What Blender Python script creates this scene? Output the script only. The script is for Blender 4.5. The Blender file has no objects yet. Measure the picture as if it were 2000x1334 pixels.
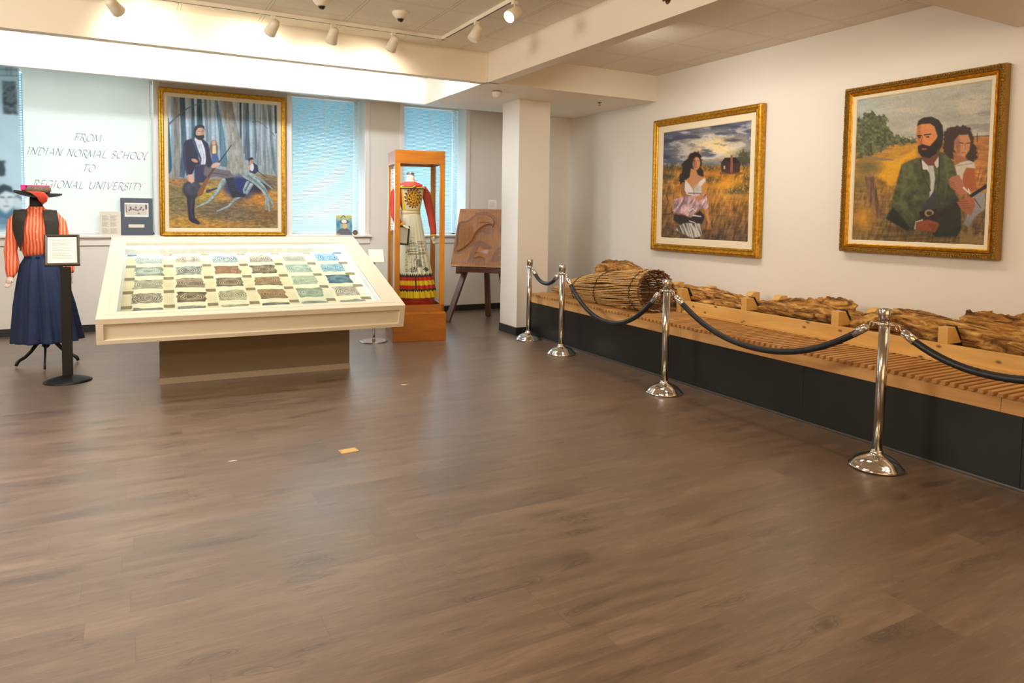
import bpy, bmesh, math, random
import numpy as np
from mathutils import Vector, Matrix
R = math.radians
S = bpy.context.scene
COL = S.collection
random.seed(7)

# ------------------------------------------------------------------ camera
CAM_H = 1.57
cam_d = bpy.data.cameras.new('camera'); cam = bpy.data.objects.new('camera', cam_d); COL.objects.link(cam)
S.camera = cam
cam_d.sensor_width = 36.0
cam_d.lens = 1367.06 / 2000 * 36
cam_d.shift_x = -0.00285
cam_d.shift_y = (495.37 - 667) / 2000
cam_d.clip_start = 0.05
_yaw, _pit, _rol = 0.49899, -0.0559986, 0.0143556
_f = Vector((math.sin(_yaw)*math.cos(_pit), math.cos(_yaw)*math.cos(_pit), math.sin(_pit)))
_r = Vector((math.cos(_yaw), -math.sin(_yaw), 0)); _u = _r.cross(_f)
_r2 = _r*math.cos(_rol) + _u*math.sin(_rol); _u2 = -_r*math.sin(_rol) + _u*math.cos(_rol)
cam.matrix_world = Matrix(((_r2.x, _u2.x, -_f.x, 0), (_r2.y, _u2.y, -_f.y, 0), (_r2.z, _u2.z, -_f.z, CAM_H), (0, 0, 0, 1)))

# ------------------------------------------------------------------ room numbers
XR, YW, XL, YB = 5.911, 10.34, -4.6, -4.0      # right wall, window wall, left wall, wall behind the camera
ZC, ZS = 3.367, 3.04                            # tiled ceiling, underside of the beams

# ------------------------------------------------------------------ exposure, world, daylight
S.view_settings.view_transform = 'Standard'; S.view_settings.look = 'None'
S.view_settings.gamma = 1; S.view_settings.use_curve_mapping = False
S.view_settings.exposure = 0.0
S.cycles.use_denoising = True
S.cycles.max_bounces = 10; S.cycles.diffuse_bounces = 5; S.cycles.glossy_bounces = 4
S.cycles.transparent_max_bounces = 16; S.cycles.transmission_bounces = 8
S.cycles.sample_clamp_indirect = 6.0
S.cycles.caustics_reflective = False; S.cycles.caustics_refractive = False
W = bpy.data.worlds.new('world'); S.world = W; W.use_nodes = True
_n = W.node_tree.nodes; _l = W.node_tree.links
_bg = _n['Background']; _bg.inputs['Strength'].default_value = 0.9
_tc = _n.new('ShaderNodeTexCoord'); _sx = _n.new('ShaderNodeSeparateXYZ'); _rp = _n.new('ShaderNodeValToRGB')
_l.new(_tc.outputs['Generated'], _sx.inputs[0]); _l.new(_sx.outputs['Z'], _rp.inputs[0]); _l.new(_rp.outputs[0], _bg.inputs['Color'])
_e = _rp.color_ramp.elements
_e[0].position = 0.0; _e[0].color = (0.66, 0.80, 0.78, 1)
_x = _e.new(0.07); _x.color = (0.34, 0.60, 0.68, 1)
_e[2].position = 0.22; _e[2].color = (0.08, 0.34, 0.52, 1)

def area(name, loc, aim, size, power, color, sy=None, spread=180):
    d = bpy.data.lights.new(name, 'AREA'); d.energy = power; d.color = color; d.size = size
    if sy: d.shape = 'RECTANGLE'; d.size_y = sy
    d.spread = R(spread)
    o = bpy.data.objects.new(name, d); COL.objects.link(o); o.location = loc
    o.rotation_euler = (Vector(aim) - Vector(loc)).to_track_quat('-Z', 'Y').to_euler()
    return o
def spot(name, loc, aim, power, color, angle=60, blend=.6, rad=.04):
    d = bpy.data.lights.new(name, 'SPOT'); d.energy = power; d.color = color; d.spot_size = R(angle); d.spot_blend = blend
    d.shadow_soft_size = rad
    o = bpy.data.objects.new(name, d); COL.objects.link(o); o.location = loc
    o.rotation_euler = (Vector(aim) - Vector(loc)).to_track_quat('-Z', 'Y').to_euler()
    return o
WARM = (1.0, 0.80, 0.56); NEUT = (1.0, 0.90, 0.78); COOL = (0.86, 0.93, 1.0); SKY = (0.55, 0.80, 1.0)
# daylight falling on the outside of the blinds
area('daylight_left', (-1.2, 11.6, 2.4), (-1.2, 10.3, 2.1), 3.0, 98, (.96, 1.0, .98), 2.2)
area('daylight_middle', (2.53, 11.6, 1.7), (2.53, 10.3, 1.6), 1.2, 48, (.80, .94, .98), 1.2)
area('daylight_right', (4.19, 11.6, 1.9), (4.19, 10.3, 1.8), 1.2, 52, (.66, .87, 1.0), 1.4)
# lamp in the cove over the windows, and a fill for its board
area('cove_lamp', (1.0, 7.6, 3.34), (1.0, 8.5, 2.0), 4.6, 134, (.86, .94, 1.0), .2)
area('board_fill', (1.0, 7.33, 3.13), (1.0, 9.0, 3.26), 4.7, 85, (.96, .98, 1.0), .05, 14)  # added narrow fill, brightens the white board so the floor picks up its sheen
# ceiling lamps of the rest of the gallery, with one added floor fill
area('ceiling_lamp_a', (-3.0, 4.4, 3.3), (3.9, 5.4, .7), 1.6, 230, (1.0, .94, .85), 1.6)
area('wall_washer_a', (4.25, 5.5, 3.33), (5.9, 5.9, 1.1), .6, 32, (1.0, .92, .80), .6, 150)
area('wall_washer_b', (4.25, 3.9, 3.33), (5.9, 4.0, 1.1), .6, 16, (1.0, .88, .70), .6, 150)
area('ceiling_lamp_b', (-0.4, 1.4, 3.33), (3.4, 4.0, 0), .9, 95, (1.0, .84, .62), .6)
area('floor_fill', (-1.3, 4.3, 3.33), (-.7, 4.4, 0), 1.4, 85, (.84, .93, 1.0), 1.4, 120)  # added cool fill from above to brighten the left floor
area('ceiling_lamp_e', (4.7, 1.2, 3.33), (5.0, 4.2, 0), 1.5, 22, (1.0, .80, .55), 1.5)
# added warm fill light behind the camera, not a lamp of the room
area('rear_fill', (0.4, YB+.25, 1.9), (0.8, 6, 2.2), 7.0, 130, (1.0, .67, .31), 2.6)

# ------------------------------------------------------------------ materials
def lin(c):
    return tuple(((v/255)/12.92 if v/255 <= .04045 else ((v/255+.055)/1.055)**2.4) for v in c)
def mat(name, col, rough=.5, metal=0.0, var=None, bump=None, spec=.5, stretch=(1, 1, 1), coat=0, trans=0, emis=0):
    """col sRGB 0-255; var=(scale, other colour, sharpness); bump=(scale, strength)"""
    m = bpy.data.materials.new(name); m.use_nodes = True
    n, l = m.node_tree.nodes, m.node_tree.links
    b = n['Principled BSDF']; b.inputs['Base Color'].default_value = (*lin(col), 1)
    b.inputs['Roughness'].default_value = rough; b.inputs['Metallic'].default_value = metal
    b.inputs['Specular IOR Level'].default_value = spec; b.inputs['Coat Weight'].default_value = coat
    b.inputs['Coat Roughness'].default_value = .15
    if var or bump:
        tc = n.new('ShaderNodeTexCoord'); mp = n.new('ShaderNodeMapping'); mp.inputs['Scale'].default_value = stretch
        l.new(tc.outputs['Object'], mp.inputs[0])
    if var:
        t = n.new('ShaderNodeTexNoise'); t.inputs['Scale'].default_value = var[0]; t.inputs['Detail'].default_value = 6; t.inputs['Roughness'].default_value = .6
        l.new(mp.outputs[0], t.inputs['Vector'])
        r = n.new('ShaderNodeValToRGB'); e = r.color_ramp.elements; k = var[2] if len(var) > 2 else .2
        e[0].position = .5-k; e[1].position = .5+k; e[0].color = (*lin(var[1]), 1); e[1].color = (*lin(col), 1)
        l.new(t.outputs['Fac'], r.inputs[0]); l.new(r.outputs[0], b.inputs['Base Color'])
    if bump:
        t2 = n.new('ShaderNodeTexNoise'); t2.inputs['Scale'].default_value = bump[0]; t2.inputs['Detail'].default_value = 4
        l.new(mp.outputs[0], t2.inputs['Vector'])
        bp = n.new('ShaderNodeBump'); bp.inputs['Strength'].default_value = bump[1]; bp.inputs['Distance'].default_value = .01
        l.new(t2.outputs['Fac'], bp.inputs['Height']); l.new(bp.outputs[0], b.inputs['Normal'])
    if trans:
        tr = n.new('ShaderNodeBsdfTranslucent'); tr.inputs[0].default_value = (*lin(col), 1)
        mx = n.new('ShaderNodeMixShader'); mx.inputs[0].default_value = trans
        l.new(b.outputs[0], mx.inputs[1]); l.new(tr.outputs[0], mx.inputs[2]); l.new(mx.outputs[0], n['Material Output'].inputs[0])
    if emis:
        b.inputs['Emission Color'].default_value = (*lin(col), 1); b.inputs['Emission Strength'].default_value = emis
    return m
def paint_mat(name, rough=.5, trans=0, coat=0, bump=0):
    m = bpy.data.materials.new(name); m.use_nodes = True
    n, l = m.node_tree.nodes, m.node_tree.links; b = n['Principled BSDF']
    a = n.new('ShaderNodeAttribute'); a.attribute_name = 'Col'
    l.new(a.outputs['Color'], b.inputs['Base Color']); b.inputs['Roughness'].default_value = rough; b.inputs['Coat Weight'].default_value = coat
    b.inputs['Specular IOR Level'].default_value = .35
    if trans:
        tr = n.new('ShaderNodeBsdfTranslucent'); l.new(a.outputs['Color'], tr.inputs[0])
        mx = n.new('ShaderNodeMixShader'); mx.inputs[0].default_value = trans
        l.new(b.outputs[0], mx.inputs[1]); l.new(tr.outputs[0], mx.inputs[2]); l.new(mx.outputs[0], n['Material Output'].inputs[0])
    if bump:
        tc = n.new('ShaderNodeTexCoord'); t = n.new('ShaderNodeTexNoise'); t.inputs['Scale'].default_value = 260
        l.new(tc.outputs['Object'], t.inputs['Vector'])
        bp = n.new('ShaderNodeBump'); bp.inputs['Strength'].default_value = bump; bp.inputs['Distance'].default_value = .003
        l.new(t.outputs['Fac'], bp.inputs['Height']); l.new(bp.outputs[0], b.inputs['Normal'])
    return m
def emit_mat(name, col, s):
    m = bpy.data.materials.new(name); m.use_nodes = True; n, l = m.node_tree.nodes, m.node_tree.links
    e = n.new('ShaderNodeEmission'); e.inputs[0].default_value = (*lin(col), 1); e.inputs[1].default_value = s
    l.new(e.outputs[0], n['Material Output'].inputs[0]); return m
def glass_mat(name, tint=(250, 253, 253), refl=.5):
    m = bpy.data.materials.new(name); m.use_nodes = True; n, l = m.node_tree.nodes, m.node_tree.links
    t = n.new('ShaderNodeBsdfTransparent'); t.inputs[0].default_value = (*lin(tint), 1)
    g = n.new('ShaderNodeBsdfGlossy'); g.inputs['Roughness'].default_value = .02
    f = n.new('ShaderNodeFresnel'); f.inputs[0].default_value = 1.5
    mu = n.new('ShaderNodeMath'); mu.operation = 'MULTIPLY'; mu.inputs[1].default_value = refl
    mx = n.new('ShaderNodeMixShader')
    l.new(f.outputs[0], mu.inputs[0]); l.new(mu.outputs[0], mx.inputs[0]); l.new(t.outputs[0], mx.inputs[1]); l.new(g.outputs[0], mx.inputs[2])
    l.new(mx.outputs[0], n['Material Output'].inputs[0]); return m
def nd(n, l, op, a, b=None, c=None):
    x = n.new('ShaderNodeMath'); x.operation = op
    for i, v in enumerate((a, b, c)):
        if v is None: continue
        if isinstance(v, (int, float)): x.inputs[i].default_value = v
        else: l.new(v, x.inputs[i])
    return x.outputs[0]
def wood_mat(name, light, dark, rough=.45, scale=6, axis='x', knots=0, coat=0, ringy=.5):
    m = bpy.data.materials.new(name); m.use_nodes = True; n, l = m.node_tree.nodes, m.node_tree.links; b = n['Principled BSDF']
    tc = n.new('ShaderNodeTexCoord'); mp = n.new('ShaderNodeMapping')
    s = {'x': (.12, 1, 1), 'y': (1, .12, 1), 'z': (1, 1, .12)}[axis]
    mp.inputs['Scale'].default_value = s; l.new(tc.outputs['Object'], mp.inputs[0])
    t = n.new('ShaderNodeTexNoise'); t.inputs['Scale'].default_value = scale*6; t.inputs['Detail'].default_value = 8; t.inputs['Roughness'].default_value = .65
    t.inputs['Distortion'].default_value = .6
    l.new(mp.outputs[0], t.inputs['Vector'])
    t2 = n.new('ShaderNodeTexNoise'); t2.inputs['Scale'].default_value = scale*.8; t2.inputs['Detail'].default_value = 3; l.new(mp.outputs[0], t2.inputs['Vector'])
    f = nd(n, l, 'ADD', nd(n, l, 'MULTIPLY', t.outputs['Fac'], ringy), nd(n, l, 'MULTIPLY', t2.outputs['Fac'], 1-ringy))
    r = n.new('ShaderNodeValToRGB'); e = r.color_ramp.elements; e[0].position = .36; e[1].position = .62
    e[0].color = (*lin(dark), 1); e[1].color = (*lin(light), 1); l.new(f, r.inputs[0])
    out = r.outputs[0]
    if knots:
        v = n.new('ShaderNodeTexVoronoi'); v.inputs['Scale'].default_value = knots
        v.voronoi_dimensions = '2D'; sp2 = n.new('ShaderNodeSeparateXYZ'); cb2 = n.new('ShaderNodeCombineXYZ'); l.new(tc.outputs['Object'], sp2.inputs[0])
        l.new(nd(n, l, 'MULTIPLY', sp2.outputs['Y'], .55), cb2.inputs[0]); l.new(sp2.outputs['Z'], cb2.inputs[1]); l.new(cb2.outputs[0], v.inputs['Vector'])
        k = n.new('ShaderNodeValToRGB'); k.color_ramp.elements[0].position = .03; k.color_ramp.elements[1].position = .10
        k.color_ramp.elements[0].color = (1, 1, 1, 1); k.color_ramp.elements[1].color = (0, 0, 0, 1)
        l.new(v.outputs['Distance'], k.inputs[0])
        mx = n.new('ShaderNodeMixRGB'); l.new(k.outputs[0], mx.inputs[0]); l.new(out, mx.inputs[1]); mx.inputs[2].default_value = (*lin(tuple(c*.55 for c in dark)), 1)
        out = mx.outputs[0]
    l.new(out, b.inputs['Base Color']); b.inputs['Roughness'].default_value = rough; b.inputs['Coat Weight'].default_value = coat
    b.inputs['Coat Roughness'].default_value = .2
    bp = n.new('ShaderNodeBump'); bp.inputs['Strength'].default_value = .12; bp.inputs['Distance'].default_value = .004
    l.new(f, bp.inputs['Height']); l.new(bp.outputs[0], b.inputs['Normal'])
    return m

# ------------------------------------------------------------------ mesh builder
class MB:
    def __init__(s): s.v = []; s.f = []; s.c = None
    def add(s, vs, fs):
        o = len(s.v); s.v += [tuple(p) for p in vs]; s.f += [tuple(i+o for i in f) for f in fs]; return s
    def box(s, x0, x1, y0, y1, z0, z1, M=None):
        vs = [(x, y, z) for x in (x0, x1) for y in (y0, y1) for z in (z0, z1)]
        if M is not None: vs = [M @ Vector(p) for p in vs]
        return s.add(vs, [(0, 1, 3, 2), (4, 6, 7, 5), (0, 4, 5, 1), (2, 3, 7, 6), (0, 2, 6, 4), (1, 5, 7, 3)])
    def prism(s, pts, a, b, axis='y', M=None):
        """pts polygon in the two other axes, extruded a..b on axis"""
        n = len(pts)
        def P(p, t):
            q = {'y': (p[0], t, p[1]), 'x': (t, p[0], p[1]), 'z': (p[0], p[1], t)}[axis]
            return M @ Vector(q) if M is not None else q
        vs = [P(p, a) for p in pts] + [P(p, b) for p in pts]
        return s.add(vs, [tuple(range(n)), tuple(range(2*n-1, n-1, -1))] + [(i, i+n, (i+1) % n+n, (i+1) % n) for i in range(n)])
    def lathe(s, prof, n=32, c=(0, 0, 0), M=None, cap=True):
        vs = []
        for r, z in prof:
            for k in range(n):
                a = 2*math.pi*k/n; p = Vector((c[0]+r*math.cos(a), c[1]+r*math.sin(a), c[2]+z)); vs.append(M @ p if M is not None else p)
        fs = [(i*n+k, i*n+(k+1) % n, (i+1)*n+(k+1) % n, (i+1)*n+k) for i in range(len(prof)-1) for k in range(n)]
        if cap: fs += [tuple(range(n-1, -1, -1)), tuple(range((len(prof)-1)*n, len(prof)*n))]
        return s.add(vs, fs)
    def tube(s, path, rad, n=10, cap=True, sq=(1, 1)):
        """rad number or list; rings carried along the path"""
        P = [Vector(p) for p in path]; m = len(P)
        rs = rad if isinstance(rad, (list, tuple)) else [rad]*m
        vs = []; up = None
        for i in range(m):
            t = (P[min(i+1, m-1)]-P[max(i-1, 0)]); t = t.normalized() if t.length > 1e-9 else Vector((0, 0, 1))
            if up is None:
                up = Vector((0, 0, 1)) if abs(t.z) < .9 else Vector((1, 0, 0))
            a = t.cross(up).normalized(); up = a.cross(t).normalized()
            for k in range(n):
                th = 2*math.pi*k/n; vs.append(P[i]+(a*math.cos(th)*sq[0]+up*math.sin(th)*sq[1])*rs[i])
        fs = [(i*n+k, i*n+(k+1) % n, (i+1)*n+(k+1) % n, (i+1)*n+k) for i in range(m-1) for k in range(n)]
        if cap: fs += [tuple(range(n-1, -1, -1)), tuple(range((m-1)*n, m*n))]
        return s.add(vs, fs)
    def loft(s, secs, n=32, cap=True, wob=None):
        """secs: (cx, cy, z, rx, ry); wob(theta, i/(m-1)) multiplies the radius"""
        m = len(secs); vs = []
        for i, (cx, cy, z, rx, ry) in enumerate(secs):
            for k in range(n):
                a = 2*math.pi*k/n; w = wob(a, i/(m-1)) if wob else 1
                vs.append((cx+rx*w*math.cos(a), cy+ry*w*math.sin(a), z))
        fs = [(i*n+k, i*n+(k+1) % n, (i+1)*n+(k+1) % n, (i+1)*n+k) for i in range(m-1) for k in range(n)]
        if cap: fs += [tuple(range(n-1, -1, -1)), tuple(range((m-1)*n, m*n))]
        return s.add(vs, fs)
    def ball(s, c, r, n=12, m=8, sc=(1, 1, 1)):
        prof = [(max(1e-4, r*math.sin(math.pi*i/m)), -r*math.cos(math.pi*i/m)) for i in range(m+1)]
        vs = []
        for q, z in prof:
            for k in range(n):
                a = 2*math.pi*k/n; vs.append((c[0]+q*math.cos(a)*sc[0], c[1]+q*math.sin(a)*sc[1], c[2]+z*sc[2]))
        fs = [(i*n+k, i*n+(k+1) % n, (i+1)*n+(k+1) % n, (i+1)*n+k) for i in range(m) for k in range(n)]
        return s.add(vs, fs)
    def grid(s, P):
        """P (nv, nu, 3) array"""
        nv, nu = P.shape[:2]; o = len(s.v); s.v += [tuple(p) for p in P.reshape(-1, 3)]
        s.f += [(o+j*nu+i, o+(j+1)*nu+i, o+(j+1)*nu+i+1, o+j*nu+i+1) for j in range(nv-1) for i in range(nu-1)]
        return s
ORG = {}
def finish(o, label, cat, group=None, kind=None):
    if label: o['label'] = label
    if cat: o['category'] = cat
    if group: o['group'] = group
    if kind: o['kind'] = kind
    return o
def thing(name, label, cat, loc=(0, 0, 0), rz=0, group=None):
    o = bpy.data.objects.new(name, None); COL.objects.link(o); o.location = loc; o.rotation_euler = (0, 0, rz)
    o.empty_display_size = .1; ORG[o.name] = Vector(loc)
    return finish(o, label, cat, group)
def obj(name, mb, m, parent=None, world=False, smooth=False, bevel=0, seg=2, colors=None, org=None, label=None, solid=0, fixn=True):
    """world=True: vertices are in world coordinates and are moved under an unrotated parent"""
    me = bpy.data.meshes.new(name)
    vs = np.array(mb.v, dtype=float)
    if parent is None:
        lo, hi = vs.min(0), vs.max(0)
        o0 = Vector(org) if org is not None else Vector(((lo[0]+hi[0])/2, (lo[1]+hi[1])/2, lo[2]))
    else:
        o0 = ORG[parent.name] if world else Vector((0, 0, 0))
    vs = vs-np.array(o0)
    me.from_pydata([tuple(p) for p in vs], [], mb.f)
    if fixn:
        bm = bmesh.new(); bm.from_mesh(me); bmesh.ops.recalc_face_normals(bm, faces=bm.faces); bm.to_mesh(me); bm.free()
    if smooth: me.polygons.foreach_set('use_smooth', [True]*len(me.polygons))
    if colors is not None:
        a = me.color_attributes.new('Col', 'FLOAT_COLOR', 'POINT')
        a.data.foreach_set('color', np.concatenate([colors.reshape(-1, 3), np.ones((colors.size//3, 1))], 1).astype(np.float32).ravel())
    me.materials.append(m); me.update()
    o = bpy.data.objects.new(name, me); COL.objects.link(o)
    if parent is None: o.location = o0; ORG[o.name] = o0
    else: o.parent = parent; ORG[o.name] = ORG[parent.name]
    if bevel:
        b = o.modifiers.new('bevel', 'BEVEL'); b.width = bevel; b.segments = seg; b.limit_method = 'ANGLE'; b.angle_limit = R(40)
    if solid:
        b = o.modifiers.new('solid', 'SOLIDIFY'); b.thickness = solid; b.offset = 0
    if label: o['label'] = label
    return o
def struct(name, mb, m, **k):
    o = obj(name, mb, m, **k); o['kind'] = 'structure'; return o
def copy_tree(o, parent=None):
    c = o.copy(); COL.objects.link(c); c.parent = parent
    if parent is None: ORG[c.name] = Vector(c.location)
    for ch in list(o.children): copy_tree(ch, c)
    return c
# ------------------------------------------------------------------ setting: materials
def floor_material():
    m = bpy.data.materials.new('vinyl_plank'); m.use_nodes = True; n, l = m.node_tree.nodes, m.node_tree.links; b = n['Principled BSDF']
    tc = n.new('ShaderNodeTexCoord'); sp = n.new('ShaderNodeSeparateXYZ'); l.new(tc.outputs['Object'], sp.inputs[0])
    X, Y = sp.outputs['X'], sp.outputs['Y']
    PW, PL = .178, 1.22
    ry = nd(n, l, 'DIVIDE', Y, PW); row = nd(n, l, 'FLOOR', ry); fy = nd(n, l, 'SUBTRACT', ry, row)
    w1 = n.new('ShaderNodeTexWhiteNoise'); w1.noise_dimensions = '1D'; l.new(row, w1.inputs['W'])
    rx = nd(n, l, 'ADD', nd(n, l, 'DIVIDE', X, PL), nd(n, l, 'MULTIPLY', w1.outputs['Value'], 7.3)); ix = nd(n, l, 'FLOOR', rx); fx = nd(n, l, 'SUBTRACT', rx, ix)
    cm = n.new('ShaderNodeCombineXYZ'); l.new(row, cm.inputs[0]); l.new(ix, cm.inputs[1])
    w2 = n.new('ShaderNodeTexWhiteNoise'); w2.noise_dimensions = '2D'; l.new(cm.outputs[0], w2.inputs['Vector'])
    tone = w2.outputs['Value']
    # grain
    gv = n.new('ShaderNodeCombineXYZ'); l.new(nd(n, l, 'MULTIPLY', X, 1.3), gv.inputs[0]); l.new(nd(n, l, 'MULTIPLY', Y, 9.0), gv.inputs[1]); l.new(nd(n, l, 'MULTIPLY', tone, 40), gv.inputs[2])
    g = n.new('ShaderNodeTexNoise'); g.inputs['Scale'].default_value = 1.6; g.inputs['Detail'].default_value = 9; g.inputs['Roughness'].default_value = .62; g.inputs['Distortion'].default_value = .4
    l.new(gv.outputs[0], g.inputs['Vector'])
    gv2 = n.new('ShaderNodeCombineXYZ'); l.new(nd(n, l, 'MULTIPLY', X, 9.0), gv2.inputs[0]); l.new(nd(n, l, 'MULTIPLY', Y, 90.0), gv2.inputs[1]); l.new(tone, gv2.inputs[2])
    g2 = n.new('ShaderNodeTexNoise'); g2.inputs['Scale'].default_value = 1.5; g2.inputs['Detail'].default_value = 5; l.new(gv2.outputs[0], g2.inputs['Vector'])
    # cathedral figure
    cv = n.new('ShaderNodeCombineXYZ'); l.new(nd(n, l, 'MULTIPLY', X, 2.2), cv.inputs[0]); l.new(nd(n, l, 'MULTIPLY', Y, 9.0), cv.inputs[1]); l.new(nd(n, l, 'MULTIPLY', tone, 33), cv.inputs[2])
    c1 = n.new('ShaderNodeTexNoise'); c1.inputs['Scale'].default_value = 1.0; c1.inputs['Detail'].default_value = 1.5; l.new(cv.outputs[0], c1.inputs['Vector'])
    ring = nd(n, l, 'FRACT', nd(n, l, 'MULTIPLY', c1.outputs['Fac'], 22))
    msk = n.new('ShaderNodeValToRGB'); msk.color_ramp.elements[0].position = .60; msk.color_ramp.elements[1].position = .70; l.new(c1.outputs['Fac'], msk.inputs[0])
    figure = nd(n, l, 'MULTIPLY', nd(n, l, 'MULTIPLY', ring, msk.outputs[0]), .10)
    f = nd(n, l, 'ADD', nd(n, l, 'ADD', nd(n, l, 'ADD', nd(n, l, 'MULTIPLY_ADD', g.outputs['Fac'], .55, .06), nd(n, l, 'MULTIPLY', g2.outputs['Fac'], .28)), nd(n, l, 'MULTIPLY', tone, .08)), nd(n, l, 'MULTIPLY', figure, -2.8))
    r = n.new('ShaderNodeValToRGB'); e = r.color_ramp.elements
    e[0].position = .30; e[0].color = (*lin((76, 58, 43)), 1); e[1].position = .72; e[1].color = (*lin((142, 116, 92)), 1)
    x = r.color_ramp.elements.new(.5); x.color = (*lin((109, 86, 66)), 1)
    l.new(f, r.inputs[0])
    # joints
    ey = nd(n, l, 'MULTIPLY', nd(n, l, 'MINIMUM', fy, nd(n, l, 'SUBTRACT', 1, fy)), PW)
    ex = nd(n, l, 'MULTIPLY', nd(n, l, 'MINIMUM', fx, nd(n, l, 'SUBTRACT', 1, fx)), PL)
    j = nd(n, l, 'LESS_THAN', nd(n, l, 'MINIMUM', nd(n, l, 'MULTIPLY', ey, 1.6), ex), .0016)
    mx = n.new('ShaderNodeMixRGB'); l.new(nd(n, l, 'MULTIPLY', j, .45), mx.inputs[0]); l.new(r.outputs[0], mx.inputs[1]); mx.inputs[2].default_value = (*lin((60, 48, 40)), 1)
    l.new(mx.outputs[0], b.inputs['Base Color'])
    b.inputs['Specular IOR Level'].default_value = .6; b.inputs['Coat Weight'].default_value = 1.0; b.inputs['Coat Roughness'].default_value = .34
    rr = nd(n, l, 'ADD', .34, nd(n, l, 'MULTIPLY', g.outputs['Fac'], .12)); l.new(rr, b.inputs['Roughness'])
    bp = n.new('ShaderNodeBump'); bp.inputs['Strength'].default_value = .10; bp.inputs['Distance'].default_value = .002
    l.new(nd(n, l, 'SUBTRACT', g.outputs['Fac'], nd(n, l, 'MULTIPLY', j, .8)), bp.inputs['Height']); l.new(bp.outputs[0], b.inputs['Normal'])
    return m
def ceiling_material(name, x0, y0, pitch=.695):
    m = bpy.data.materials.new(name); m.use_nodes = True; n, l = m.node_tree.nodes, m.node_tree.links; b = n['Principled BSDF']
    tc = n.new('ShaderNodeNewGeometry'); sp = n.new('ShaderNodeSeparateXYZ'); l.new(tc.outputs['Position'], sp.inputs[0])
    def edge(o, v0):
        a = nd(n, l, 'DIVIDE', nd(n, l, 'SUBTRACT', o, v0), pitch); fr = nd(n, l, 'FRACT', nd(n, l, 'ADD', a, 100))
        return nd(n, l, 'MULTIPLY', nd(n, l, 'MINIMUM', fr, nd(n, l, 'SUBTRACT', 1, fr)), pitch)
    d = nd(n, l, 'MINIMUM', edge(sp.outputs['X'], x0), edge(sp.outputs['Y'], y0))
    bar = nd(n, l, 'LESS_THAN', d, .012); gap = nd(n, l, 'MULTIPLY', nd(n, l, 'LESS_THAN', d, .016), nd(n, l, 'SUBTRACT', 1, bar))
    t = n.new('ShaderNodeTexNoise'); t.inputs['Scale'].default_value = 130; t.inputs['Detail'].default_value = 3; l.new(tc.outputs['Position'], t.inputs['Vector'])
    r = n.new('ShaderNodeValToRGB'); e = r.color_ramp.elements; e[0].position = .32; e[1].position = .42
    e[0].color = (*lin((214, 202, 184)), 1); e[1].color = (*lin((240, 232, 218)), 1); l.new(t.outputs['Fac'], r.inputs[0])
    m1 = n.new('ShaderNodeMixRGB'); l.new(bar, m1.inputs[0]); l.new(r.outputs[0], m1.inputs[1]); m1.inputs[2].default_value = (*lin((240, 232, 218)), 1)
    m2 = n.new('ShaderNodeMixRGB'); l.new(gap, m2.inputs[0]); l.new(m1.outputs[0], m2.inputs[1]); m2.inputs[2].default_value = (*lin((176, 158, 132)), 1)
    l.new(m2.outputs[0], b.inputs['Base Color']); b.inputs['Roughness'].default_value = .85
    bp = n.new('ShaderNodeBump'); bp.inputs['Strength'].default_value = .3; bp.inputs['Distance'].default_value = .004
    l.new(nd(n, l, 'ADD', nd(n, l, 'MULTIPLY', t.outputs['Fac'], .4), bar), bp.inputs['Height']); l.new(bp.outputs[0], b.inputs['Normal'])
    return m
M_floor = floor_material()
M_wall = mat('painted_wall', (236, 230, 222), .6, bump=(180, .05))
M_white = mat('white_painted_wood', (242, 238, 232), .45)
M_trim = mat('window_trim_paint', (240, 235, 230), .4)
M_base = mat('black_rubber_base', (34, 34, 33), .5)
M_glass = glass_mat('window_glass')

# ------------------------------------------------------------------ setting: shell
struct('floor', MB().box(XL-.2, XR+.2, YB-.2, YW+.46, -.15, 0), M_floor, org=(0, 0, 0))
struct('wall_right', MB().box(XR, XR+.15, YB, YW+.46, 0, ZC+.15), M_wall)
struct('wall_left', MB().box(XL-.15, XL, YB, YW+.46, 0, ZC+.15), M_wall)
struct('wall_back', MB().box(XL, XR, YB-.15, YB, 0, ZC+.15), M_wall)
ZSILL = 1.20; ZHEAD = 3.30
mb = MB().box(XL, XR, YW, YW+.45, 0, ZSILL).box(XL, XR, YW, YW+.45, ZHEAD, ZC+.15)
for a, b_ in ((XL, -2.72), (.245, 1.99), (3.05, 3.665), (4.702, XR)): mb.box(a, b_, YW, YW+.45, ZSILL, ZHEAD)
struct('wall_window', mb, M_wall)
struct('wall_alcove', MB().box(5.45, XR, 9.13, YW, 0, ZS+.12), M_wall)
# column by the platform
struct('wall_column', MB().box(4.34, 4.805, 7.90, 8.36, 0, ZS), M_wall, bevel=.004)
cb = MB().box(4.328, 4.817, 7.888, 8.372, 0, .105)
struct('baseboard_column', cb, M_base, bevel=.004)
struct('baseboard_window', MB().box(XL, 5.45, YW-.012, YW, 0, .092), M_base)
# ceilings
M_cl = ceiling_material('ceiling_tile_left', 1.08, 6.52); M_cr = ceiling_material('ceiling_tile_right', 4.96, 6.40)
struct('ceiling', MB().box(XL, 3.503, YB, 9.0, ZC, ZC+.15), M_cl)
struct('ceiling_over_platform', MB().box(3.503, XR, YB, 7.12, ZC, ZC+.15), M_cr)
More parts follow.
